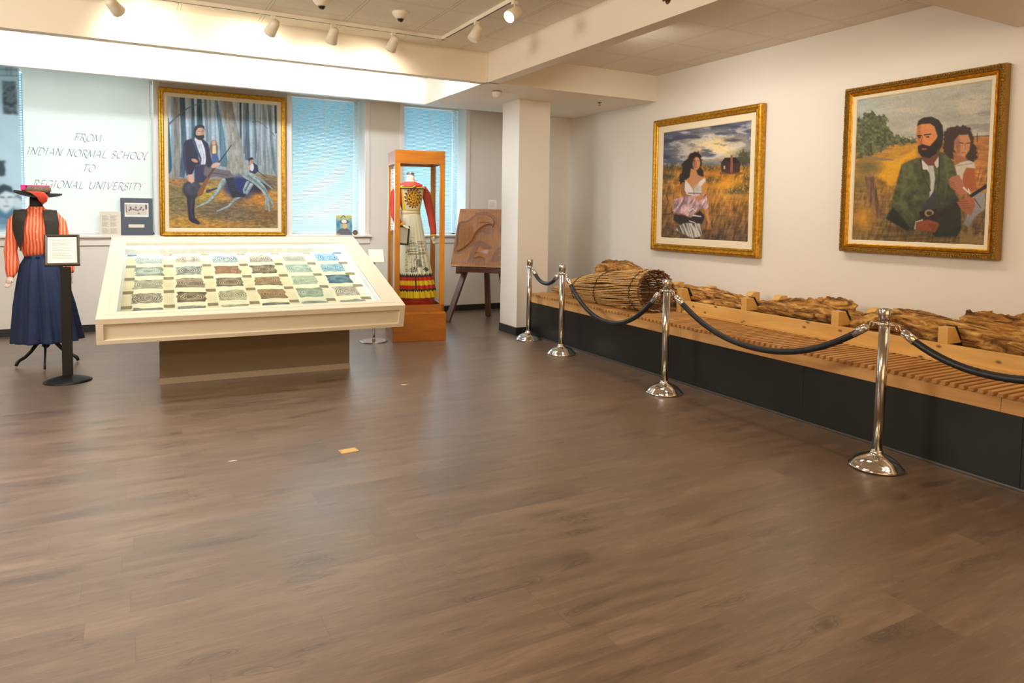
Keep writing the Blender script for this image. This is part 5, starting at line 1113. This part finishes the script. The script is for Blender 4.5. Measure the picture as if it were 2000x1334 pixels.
for i in range(110):
    a = 2*math.pi*i/110; p = tp_(1.0, a, 1, .004); rm.tube([p-ax*.02+sz_*random.uniform(-.006, .006), p+ax*random.uniform(.006, .03)+(p-PB).normalized()*random.uniform(-.01, .012)], .0055, 5)
rm.tube([tp_(1.0, a, 1, .006*math.sin(a*50)) for a in np.linspace(0, 2*math.pi, 260)], .007, 5, cap=False)
obj('mouth_rim', rm, M_cane2, ftp, world=True, smooth=True)
fy_ = MB()
for i in range(12):
    p = tp_(.97, -1.9+random.uniform(-.1, .1)); p = Vector((4.66, 5.98, .60)); fy_.tube([p, p+Vector((random.uniform(-.05, .02), random.uniform(-.04, .05), random.uniform(-.01, .02))), p+Vector((random.uniform(-.10, .03), random.uniform(-.08, .10), random.uniform(-.04, 0)))], [.004, .003, .0015], 5)
obj('loose_fibres', fy_, M_cane, ftp, world=True, smooth=True)

# ------------------------------------------------------------------ stanchions and ropes
M_blackrope = mat('black_vinyl_rope', (26, 26, 28), .42, bump=(40, .25))
def stanchion():
    t = thing('stanchion', '', 'stanchion', (0, 0, 0), 0, 'chrome stanchions in front of the platform')
    obj('base', MB().lathe([(.160, 0), (.165, .006), (.165, .012), (.158, .017), (.152, .020), (.142, .035), (.120, .055), (.090, .072), (.058, .085), (.042, .090), (.037, .102), (.033, .114)], 56), M_chrome, t, smooth=True)
    obj('pole', MB().lathe([(.0315, .10), (.0315, .96)], 32), M_steel2, t, smooth=True)
    obj('cap', MB().lathe([(.032, .925), (.038, .950), (.0395, .953), (.0395, 1.006), (.036, 1.012), (.004, 1.0135)], 36), M_steel2, t, smooth=True)
    r_ = MB().lathe([(.033, .908), (.036, .910), (.036, .922), (.033, .924)], 32)
    for a in (math.pi/2, -math.pi/2, 0, math.pi):
        c = Vector((.050*math.cos(a), .050*math.sin(a), .915)); r_.tube([c+Vector((.014*math.cos(q)*math.cos(a), .014*math.cos(q)*math.sin(a), 0))+Vector((-math.sin(a), math.cos(a), 0))*(.016*math.sin(q)) for q in np.linspace(0, 2*math.pi, 17)], .0028, 6, cap=False)
    obj('collar_ring', r_, M_chrome, t, smooth=True)
    return t
M_steel2 = mat('satin_chrome_tube', (190, 184, 176), .16, 1.0)
ST = [((4.340, 7.580), .4, 'chrome stanchion at the foot of the white column'), ((4.235, 6.640), -.3, 'chrome stanchion in front of the tapered tip of the fish trap'), ((4.137, 4.770), -.1, 'chrome stanchion in front of the mouth of the fish trap'), ((4.120, 2.727), 1.6, 'nearest chrome stanchion, at the right end of the platform')]
s0 = stanchion(); sts = []
for i, (p, lean, lb) in enumerate(ST):
    o = s0 if i == 0 else copy_tree(s0); o.location = (p[0], p[1], 0); o['label'] = lb; sts.append(o)
    o.rotation_euler = (0, R(lean), 0)
# the last, out of the frame, holds the end of the rope
def rope(a, b_, sag, label, ribs=False):
    a, b_ = Vector(a), Vector(b_); d = (b_-a); d.z = 0; L = d.length; d.normalize()
    t = thing('barrier_rope', label, 'rope', ((a.x+b_.x)/2, (a.y+b_.y)/2, min(a.z, b_.z)-sag), 0, 'black barrier ropes between the stanchions')
    n = 60; P_ = []
    for i in range(n+1):
        s = i/n; P_.append(a+(b_-a)*s+Vector((0, 0, -1))*sag*(1-(abs(2*s-1))**2.15))
    def cut(l0):
        acc = 0
        for i in range(n):
            acc += (P_[i+1]-P_[i]).length
            if acc > l0: return i+1
    c0 = cut(.125); c1 = n-c0
    rr = [.0225*(1+(.03*math.sin(i*3.1) if ribs else 0)) for i in range(c0-1, c1+2)]
    obj('rope_body', MB().tube(P_[c0-1:c1+2], rr, 18), M_blackrope, t, world=True, smooth=True)
    for k, seq in ((0, P_[:c0+1]), (1, P_[::-1][:c0+1])):
        e0 = seq[0]; e1 = seq[-1]; u = (e1-e0).normalized(); L0 = (e1-e0).length
        f = obj('end_ferrule', MB().tube([e0+u*.036, e0+u*.040, e0+u*.050, e0+u*(L0)], [.006, .016, .0265, .0265], 18), M_chrome, t, world=True, smooth=True)
        hk = MB(); nrm = u.cross(Vector((0, 0, 1))).normalized(); up = nrm.cross(u).normalized()
        hk.tube([e0+u*.042, e0+u*.025]+[e0+u*(.004+.015*math.cos(q))+up*(.013*math.sin(q)) for q in np.linspace(0, 5.0, 14)], .0032, 7)
        obj('hook', hk, M_chrome, f, world=True, smooth=True)
    return t
def top(i, dy): p = ST[i][0]; q = R(ST[i][1])*.915; return Vector((p[0]+q, p[1], .905))+Vector(dy)
def link(i, j, sag, label, ribs=False):
    a, b_ = top(i, (0, 0, 0)), top(j, (0, 0, 0)); d = (b_-a).normalized()*.084; rope(a+d, b_-d, sag, label, ribs)
link(0, 1, .150, 'shortest black rope, hanging between the two farthest stanchions')
link(1, 2, .405, 'black rope sagging below the woven cane fish trap')
link(2, 3, .325, 'long black rope between the two nearest stanchions')
a = top(3, (0, 0, 0)); e_ = Vector((4.15, 1.42, .905)); d = (e_-a).normalized()*.084
rope(a+d, e_-d, .185, 'black rope with wrinkled cover running out of view at the right', True)
o = copy_tree(s0); o.location = (4.15, 1.42, 0); o['label'] = 'chrome stanchion outside the right edge of the view'; o.rotation_euler = (0, 0, 0)
# ------------------------------------------------------------------ ceiling fittings
M_track = mat('white_track_enamel', (236, 228, 212), .4); M_slot = mat('track_slot', (60, 52, 44), .7); M_head = mat('cream_lamp_enamel', (232, 222, 204), .4)
M_lamp = emit_mat('lamp_lens', (255, 226, 180), 14)
tk = thing('lighting_track', 'white L shaped lighting track on the tiled ceiling', 'light track', (2.79, 6.72, ZC-.035))
tb = MB().box(-1.6, 2.805, 6.70, 6.735, ZC-.034, ZC).box(2.775, 2.805, 1.8, 6.735, ZC-.034, ZC)
obj('rail', tb, M_track, tk, world=True, bevel=.002)
obj('slot', MB().box(-1.55, 2.70, 6.712, 6.722, ZC-.0355, ZC-.03).box(2.785, 2.795, 1.85, 6.62, ZC-.0355, ZC-.03), M_slot, tk, world=True)
def head(loc, aim, label, lens=False):
    t = thing('track_spotlight', label, 'spotlight', loc, 0, 'cream spotlights on the ceiling track')
    d = (Vector(aim)-Vector(loc)).normalized(); p = Vector((0, 0, -.10))
    obj('adapter', MB().box(-.02, .02, -.02, .02, -.03, 0).tube([(0, 0, -.028), (0, 0, -.085)], .006, 8), M_head, t, bevel=.002)
    h = MB(); c = p-d*.03
    h.tube([c-d*.045, c-d*.04, c-d*.015, c+d*.03, c+d*.105, c+d*.108], [.006, .034, .043, .047, .055, .050], 28)
    h.tube([p+Vector((0, 0, .02)), p], .010, 8)
    s = obj('shade', h, M_head, t, smooth=True)
    obj('lens', MB().tube([c+d*.1085, c+d*.1105], .047, 28), M_lamp if lens else M_track, s)
    return t, Vector(loc)+c+d*.13, d
zt = ZC-.035
HS = [((-.12, 6.717, zt), (.26, 7.3, 3.02), 'cream spotlight at the far left of the ceiling track'), ((1.133, 6.717, zt), (.98, 7.2, 3.0), 'cream spotlight on the track above the forest painting'),
      ((1.675, 6.717, zt), (1.60, 7.2, 2.7), 'cream spotlight, third from the left along the track'), ((2.265, 6.717, zt), (2.14, 7.2, 2.8), 'cream spotlight nearest the corner of the track')]
for loc, aim, lb in HS:
    _, o_, d_ = head(loc, aim, lb); spot('track_lamp', o_, o_+d_, 38, (1, .88, .68), 160, 1.0, .06)
_, o_, d_ = head((2.79, 5.92, zt), (2.45, 5.95, 2.70), 'unlit looking cream spotlight on the side run of the track'); spot('track_lamp', o_, o_+d_, 25, (1, .82, .6), 70, .8, .03)
_, o_, d_ = head((2.79, 5.19, zt), (2.02, 4.92, 2.75), 'cream spotlight with a glowing lens facing the room', True); spot('track_lamp', o_, o_+d_, 40, (1, .82, .6), 70, .8, .03)
M_dome = mat('smoked_dome', (20, 18, 18), .08, coat=1)
def dome(loc, label):
    t = thing('dome_camera', label, 'security camera', loc, 0, 'dome cameras on the ceiling')
    obj('housing', MB().lathe([(.075, 0), (.075, -.012), (.066, -.028), (.045, -.052), (.034, -.060)], 32), M_track, t, smooth=True)
    obj('dome', MB().ball((0, 0, -.056), .033, 20, 12), M_dome, t, smooth=True)
dome((1.425, 6.10, ZC), 'white dome camera with a dark eye, left of the pair'); dome((2.13, 6.12, ZC), 'white dome camera with a dark eye, nearer the side track')
sd = thing('smoke_detector', 'cream ribbed smoke detector under the beam next to the column', 'smoke detector', (3.85, 7.57, ZS))
obj('base_ring', MB().lathe([(.058, 0), (.058, -.008)], 32), M_slot, sd)
obj('body', MB().lathe([(.062, -.008), (.062, -.018), (.050, -.045), (.032, -.075), (.005, -.078)], 32), M_track, sd, smooth=False)
rb = MB()
for k in range(12): a = 2*math.pi*k/12; rb.tube([(.060*math.cos(a), .060*math.sin(a), -.022), (.036*math.cos(a), .036*math.sin(a), -.074)], .004, 6)
obj('rib', rb, M_trim, sd, smooth=True)
M_brass = mat('aged_brass', (120, 84, 56), .35, .9)
def sprinkler(loc, label, ax='z'):
    t = thing('fire_sprinkler', label, 'sprinkler', loc, 0 if ax == 'z' else 0, 'fire sprinklers')
    b_ = MB().lathe([(.030, 0), (.030, -.003), (.012, -.006), (.010, -.016)], 20)
    for s in (-1, 1): b_.tube([(s*.010, 0, -.012), (s*.013, 0, -.024), (s*.004, 0, -.040)], .0022, 6)
    b_.lathe([(.018, -.041), (.018, -.043)], 16); o = obj('body', b_, M_brass, t, smooth=False)
    if ax == 'x': t.rotation_euler = (0, R(90), 0)
sprinkler((5.345, 7.566, ZS), 'brass fire sprinkler under the soffit near the right wall'); sprinkler((3.503, 4.11, 3.172), 'brass sidewall fire sprinkler on the face of the long beam', 'x')

# ------------------------------------------------------------------ printed shades in the left window
M_shade = paint_mat('printed_shade_film', .5, trans=.35)
def strokefont():
    G = {}
    def arc(cx, cy, rx, ry, a0, a1, n=14): return [(cx+rx*math.cos(R(a0+(a1-a0)*i/n)), cy+ry*math.sin(R(a0+(a1-a0)*i/n))) for i in range(n+1)]
    G['F'] = (.55, [[(.12, 0), (.12, 1)], [(-.05, .96), (.12, 1), (.66, 1)], [(.12, .52), (.48, .52)]])
    G['R'] = (.66, [[(.12, 0), (.12, 1)], [(-.04, .95), (.12, 1)]+arc(.28, .75, .26, .25, 90, -90), [(.28, .5), (.60, .0), (.80, -.14), (.95, -.12)]])
    G['O'] = (.86, [arc(.42, .5, .40, .50, 0, 360, 28)])
    G['M'] = (.92, [[(.02, 0), (.14, .96)], [(.10, 1), (.42, .08)], [(.42, .08), (.80, 1)], [(.80, 1), (.86, 0)]])
    G['I'] = (.30, [[(.12, 0), (.12, 1)], [(.02, .97), (.22, 1.0)]])
    G['N'] = (.78, [[(.06, 0), (.10, .98)], [(-.02, 1), (.10, .98), (.66, .02)], [(.66, .02), (.70, 1), (.86, 1.08)]])
    G['D'] = (.80, [[(.12, 0), (.12, 1)], [(-.04, .96), (.12, 1)]+arc(.30, .5, .42, .5, 90, -90, 18)+[(.10, 0)]])
    G['A'] = (.74, [[(-.04, 0), (.40, 1)], [(.40, 1), (.66, 0)], [(.12, .34), (.56, .34)]])
    G['L'] = (.58, [[(.12, 1), (.12, 0)], [(.12, 0), (.50, 0), (.62, .08)]])
    G['S'] = (.56, [[(.52, .90)]+arc(.28, .76, .22, .24, 60, 260, 12)+arc(.26, .26, .24, .26, 80, -130, 12)])
    G['C'] = (.74, [arc(.44, .5, .40, .50, 50, 310, 22)])
    G['H'] = (.84, [[(.10, 0), (.10, 1)], [(.70, 0), (.70, 1), (.80, 1.08)], [(.10, .52), (.70, .52)]])
    G['l'] = (.40, [[(.12, 0), (.10, .5), (.16, 1.0), (.30, 1.16), (.34, 1.0), (.12, .5)], [(.12, .2), (.20, -.02), (.40, .06)]])
    G['T'] = (.66, [[(.32, 0), (.32, 1)], [(-.06, .90), (.04, 1), (.70, 1), (.80, 1.04)]])
    G['E'] = (.58, [[(.12, 0), (.12, 1)], [(.12, 1), (.52, 1)], [(.12, .52), (.44, .52)], [(.12, 0), (.56, 0)]])
    G['G'] = (.82, [arc(.44, .5, .40, .50, 50, 330, 22), [(.56, .40), (.80, .42), (.80, .0), (.62, -.22), (.40, -.26)]])
    G['U'] = (.80, [[(.08, 1)]+[(.08, .35)]+arc(.38, .30, .30, .30, 180, 360, 12)+[(.68, 1)], [(.68, .4), (.70, 0)]])
    G['V'] = (.70, [[(.02, 1), (.34, 0)], [(.34, 0), (.66, 1), (.78, 1.04)]])
    G['Y'] = (.68, [[(.0, 1), (.32, .48)], [(.66, 1.02), (.32, .48), (.26, 0)], [(.66, 1.02), (.82, 1.06)]])
    G[' '] = (.42, []); return G
GL = strokefont()
def lettering(mb, text, x0, x1, z0, h, y, slope=.30, nib=.075, ang=38):
    wt = sum(GL[c][0]+.14 for c in text)-.14; kx = (x1-x0)/(wt*h+slope*h*.6); pen = 0
    nx_, nz_ = math.cos(R(ang))*nib/2*h, math.sin(R(ang))*nib/2*h
    for c in text:
        w, sts_ = GL[c]
        for s in sts_:
            pts = []
            for (a, b_), (c_, d_) in zip(s[:-1], s[1:]):
                for i in range(3): t = i/3; pts.append((a+(c_-a)*t, b_+(d_-b_)*t))
            pts.append(s[-1]); vs = []
            for px, pz in pts:
                X = x0+(pen+px)*h*kx+slope*pz*h; Zq = z0+pz*h
                for e in (-1, 1):
                    for yy in (y, y-.0012): vs.append((X+e*nx_, yy, Zq+e*nz_+(.0012*h*8 if e > 0 else 0)))
            fs = []
            for i in range(len(pts)-1):
                o = i*4; fs += [(o, o+2, o+6, o+4), (o+1, o+5, o+7, o+3), (o, o+4, o+5, o+1), (o+2, o+3, o+7, o+6)]
            n = len(pts)*4; fs += [(0, 1, 3, 2), (n-4, n-2, n-1, n-3)]; mb.add(vs, fs)
        pen += w+.14
    return mb
YS = YW+.08
sh = thing('lettered_window_shade', 'pale translucent window shade lettered with the words from Indian Normal School to Regional University', 'window shade', (-.48, YS, ZSILL+.03))
cs = Canvas(60, 90, (0, 0), (1, 0), (0, 1), (1, 1), (238, 240, 234)); cs.mul(.98+.04*fbm(cs.X*6, cs.Y*6, 2))
sx0, sx1 = -1.165, .212
Pq = sheet(sx1-sx0, 2.05, 60, 90, 0, sx0+.48, .03)
obj('film', MB().grid(Pq), M_shade, sh, colors=cs.lin(), fixn=False)
obj('bottom_bar', MB().tube([(sx0+.48, 0, .02), (sx1+.48, 0, .02)], .012, 10), M_trim, sh, smooth=True)
obj('side_channel', MB().box(sx1+.47, sx1+.485, -.02, .02, 0, 2.06), M_trim, sh)
M_let = mat('dark_grey_lettering', (52, 58, 66), .6)
for txt, a, b_, z0, h in (('FROM', -.645, -.345, 2.415, .090), ('INDIAN NORMAL SCHOOl', -1.140, .170, 2.215, .090), ('TO', -.565, -.42, 2.030, .090), ('REGIONAL UNIVERSITY', -1.085, .120, 1.815, .092)):
    obj('lettering', lettering(MB(), txt, a+.48, b_+.48, z0-ZSILL-.03, h, -.003), M_let, sh, fixn=False)
# photo shade at the left edge
def paint_photo():
    c = Canvas(190, 330, (-306, 100), (38, 133), (-306, 452), (44, 452), (168, 186, 196)); X, Y = c.X, c.Y
    c.mul(1.0+.12*np.clip((Y-130)/300, 0, 1)+(fbm(X/40, Y/40, 3)-.5)*.08)
    for y in (137, 148): c.line([(-300, y-8), (34, y+4)], 1.2, (90, 104, 112), soft=1)
    for x in (-60, -20, 12, 20): c.line([(x, 118), (x+2, 150)], 1.4, (84, 96, 104), soft=1)
    for x0 in (-240, -120, 3):
        m = c.pm([(x0, 161), (x0+29, 163), (x0+32, 225), (x0+2, 223)], 1.5); c.mix(m, (70, 84, 92)); c.mix(m*(np.sin(Y*1.75) > .35)*.75, (160, 176, 184)); c.mix(m*np.clip((fbm(X/8, Y/5, 3)-.5)*4, 0, .7), (44, 54, 60))
    c.ell(0, 330, 8, 12, (52, 64, 72)); c.poly([(-10, 312), (9, 312), (6, 318), (5, 334), (8, 340), (-10, 342)], (60, 74, 84), 2)
    for cx, cy, s in ((8, 0, 1), (-70, 10, 1.1), (-160, -4, 1.1)):
        c.ell(cx, 384+cy, 19*s, 27*s, (206, 216, 222)); c.poly([(cx-24*s, 384+cy), (cx-20*s, 364+cy), (cx-4, 357+cy), (cx+12*s, 362+cy), (cx+19*s, 376+cy), (cx+14*s, 374+cy), (cx, 370+cy), (cx-14*s, 378+cy)], (52, 68, 80), 2)
        c.line([(cx-12, 382+cy), (cx-3, 383+cy)], 2.4, (70, 86, 98), soft=1.5); c.line([(cx+5, 383+cy), (cx+13, 382+cy)], 2.4, (70, 86, 98), soft=1.5); c.line([(cx+1, 386+cy), (cx+3, 394+cy)], 2, (140, 156, 166), soft=2); c.line([(cx-4, 400+cy), (cx+7, 400+cy)], 2, (110, 120, 132), soft=1.5)
        c.poly([(cx-50, 446), (cx-40, 412+cy), (cx-16, 404+cy), (cx, 414+cy), (cx+18, 402+cy), (cx+28, 416+cy), (cx+34, 446)], (84, 120, 144), 4)
    c.ell(34, 392, 9, 14, (196, 208, 214)); c.poly([(24, 384), (34, 376), (44, 384), (44, 390), (34, 383)], (110, 124, 134), 2); c.ell(36, 422, 14, 18, (130, 152, 168))
    m = (Y > 424)*1.0; c.mix(m*(np.sin(Y*2.2) > 0)*.45, (226, 238, 242)); return c
cph = paint_photo()
for _k in range(3):
    _q = cph.I; _q = (np.roll(_q, 1, 0)+np.roll(_q, -1, 0)+2*_q)/4; cph.I[1:-1, 1:-1] = ((np.roll(_q, 1, 1)+np.roll(_q, -1, 1)+2*_q)/4)[1:-1, 1:-1]
ps = thing('photo_printed_shade', 'window shade printed with an old blue grey photograph of faces, at the left edge', 'window shade', (-1.90, YS-.01, ZSILL+.03))
Pq = sheet(1.49, 2.05, cph.nu, cph.nv, 0, -2.685+1.90, .03)
# rows follow the drawing from the top of the visible window down
zz = np.linspace(3.28-ZSILL-.03, .03, cph.nv); Pq[..., 2] = zz[:, None]
obj('film', MB().grid(Pq), M_shade, ps, colors=cph.lin(), fixn=False)
obj('bottom_bar', MB().tube([(-.785, 0, .02), (.705, 0, .02)], .012, 10), M_trim, ps, smooth=True)

# ------------------------------------------------------------------ small things on the window sills
ZS2 = ZSILL+.029; YF = YW-.035
fp = thing('matted_photograph', 'black matted photograph of a sitting group on the left window sill', 'photograph', (.037, YF, ZS2), 0)
LM = Matrix.Rotation(R(-7), 4, 'X')
obj('mat_board', tilt(MB().box(-.185, .185, -.006, 0, 0, .485), LM), mat('slate_mat_board', (78, 86, 98), .6), fp, bevel=.001)
def grp():
    c = Canvas(110, 80, (790, 268), (1478, 268), (782, 770), (1468, 770), (240, 238, 236)); X, Y = c.X, c.Y
    c.poly([(815, 312), (1446, 316), (1440, 718), (815, 716)], (206, 198, 190), 3); c.poly([(815, 316), (838, 316), (850, 560), (880, 600), (815, 612)], (90, 84, 80), 10, .7)
    for x, y in ((920, 530), (970, 490), (1040, 495), (1105, 515), (1110, 430), (1170, 530), (1235, 490), (1265, 430), (1320, 515), (955, 430)):
        c.ell(x, y, 24, 34, (84, 78, 76), .6, rot=20*math.sin(x)); c.ell(x-3, y-30, 9, 11, (226, 218, 212), .6)
    c.ell(1185, 656, 38, 12, (40, 36, 34), .4); c.ell(1190, 610, 22, 26, (170, 162, 156), .5); c.poly([(1380, 325), (1440, 328), (1436, 490), (1380, 500)], (76, 70, 70), 10, .8); c.line([(840, 570), (1420, 545)], 8, (226, 220, 214), 6, 8)
    for x in (958, 1115, 1265): c.ell(x, 322, 20, 8, (110, 104, 100)); 
    return c
gq = grp(); Pq = sheet(.272, .180, gq.nu, gq.nv, -.0068, -.137, .240); obj('photo', MB().grid(MT(Pq, LM)), paint_mat('photo_print', .4), fp, colors=gq.lin(), fixn=False)
obj('caption_slip', tilt(MB().box(-.095, .085, -.0075, -.005, .10, .142), LM), M_paper, fp)
ts = thing('text_sheet', 'white printed text sheet leaning on the left window sill beside the matted photograph', 'sheet', (-.262, YF-.012, ZS2))
obj('paper', tilt(MB().box(-.117, .117, -.001, 0, 0, .305), LM), M_paper, ts)
obj('print', tilt(textlines(MB(), .205, .27, -.0016, 26, .06, 2, blocks=(8, 16, 17)), LM), M_ink, ts)
pp = thing('small_portrait', 'small painting of a figure in a grey coat and flat hat on the sill', 'painting', (2.735, YF, ZS2))
def port():
    c = Canvas(90, 110, (240, 200), (580, 200), (215, 625), (575, 635), (110, 168, 206)); X, Y = c.X, c.Y
    c.mix(np.clip((330-Y)/110, 0, 1), (222, 208, 120)); c.mul(.9+.2*fbm(X/26, Y/60, 3)); c.mix(c.em(410, 400, 130, 110, .9)*.6, (206, 214, 160)); c.ell(270, 400, 30, 60, (30, 110, 176), .8, a=.7); c.ell(560, 430, 26, 60, (26, 110, 180), .8, a=.7)
    c.line([(340, 248), (370, 232), (400, 205), (432, 240)], 14, (78, 84, 84), 18); c.ell(408, 340, 112, 44, (96, 112, 132), .2); c.poly([(362, 380), (466, 380), (462, 470), (420, 494), (372, 466)], (236, 200, 130), 6); c.ell(404, 330, 58, 40, (246, 246, 244), .15)
    c.poly([(225, 560), (270, 510), (340, 476), (400, 496), (450, 478), (520, 520), (556, 580), (570, 634), (215, 630)], (106, 110, 122), 6); c.poly([(215, 590), (290, 600), (300, 634), (215, 634)], (216, 168, 120), 8); c.line([(385, 418), (425, 418)], 4, (214, 160, 100)); return c
pq = port(); Pq = sheet(.236, .292, pq.nu, pq.nv, -.0125, -.118, 0); obj('canvas', MB().grid(MT(Pq, LM)), M_oil, pp, colors=pq.lin(), fixn=False)
obj('stretcher', tilt(MB().box(-.118, .118, -.012, .006, 0, .292), LM), M_white, pp)
M_disc = mat('brown_stoneware', (150, 108, 74), .6, var=(30, (90, 60, 42), .25), bump=(60, .5))
for loc, lb in (((2.895, YW-.05, ZS2+.037), 'small round brown clay disc leaning by the small portrait'), ((3.62, YW-.05, ZS2+.037), 'small round brown clay disc on the sill seen through the wooden case')):
    d_ = thing('clay_disc', lb, 'ornament', loc, 0, 'clay discs on the sills')
    obj('disc', MB().lathe([(.03, -.012), (.036, -.006), (.036, .006), (.03, .012), (.004, .009)], 24, M=Matrix.Rotation(R(75), 4, 'X')), M_disc, d_, smooth=True)
    kn = MB()
    for k in range(10): a = 2*math.pi*k/10; kn.ball((.034*math.cos(a), 0, .034*math.sin(a)*.97), .008, 8, 5)
    obj('knob_ring', kn, mat('dark_stoneware', (74, 52, 40), .6), d_, smooth=True)

# ------------------------------------------------------------------ floor details
fb = thing('floor_outlet', 'small yellow brass outlet cover set in the wood plank floor', 'floor outlet', (1.222, 4.49, 0), R(4))
M_yb = mat('yellow_brass_plate', (226, 184, 110), .4, .35)
obj('plate', MB().box(-.058, .058, -.040, .040, 0, .003), M_yb, fb, bevel=.001)
obj('flap', MB().box(-.046, .046, -.029, .029, .003, .0042).lathe([(.014, .0042), (.014, .0052)], 20), mat('brass_flap', (240, 202, 132), .4, .3), fb)
M_scuff = mat('pale_scuff', (206, 192, 172), .6)
for (x, y, w, h_), lb in (((.526, 4.626, .035, .012), 'pale scuff mark on the floor left of the brass outlet'), ((2.155, 6.04, .045, .022), 'pale scuff mark on the floor beyond the brass outlet')):
    s_ = MB(); n = 14; s_.prism([(x+w*math.cos(2*math.pi*k/n)*random.uniform(.5, 1), y+h_*math.sin(2*math.pi*k/n)*random.uniform(.4, 1)) for k in range(n)], 0, .0008, axis='z')
    finish(obj('scuff_mark', s_, M_scuff), lb, 'mark')
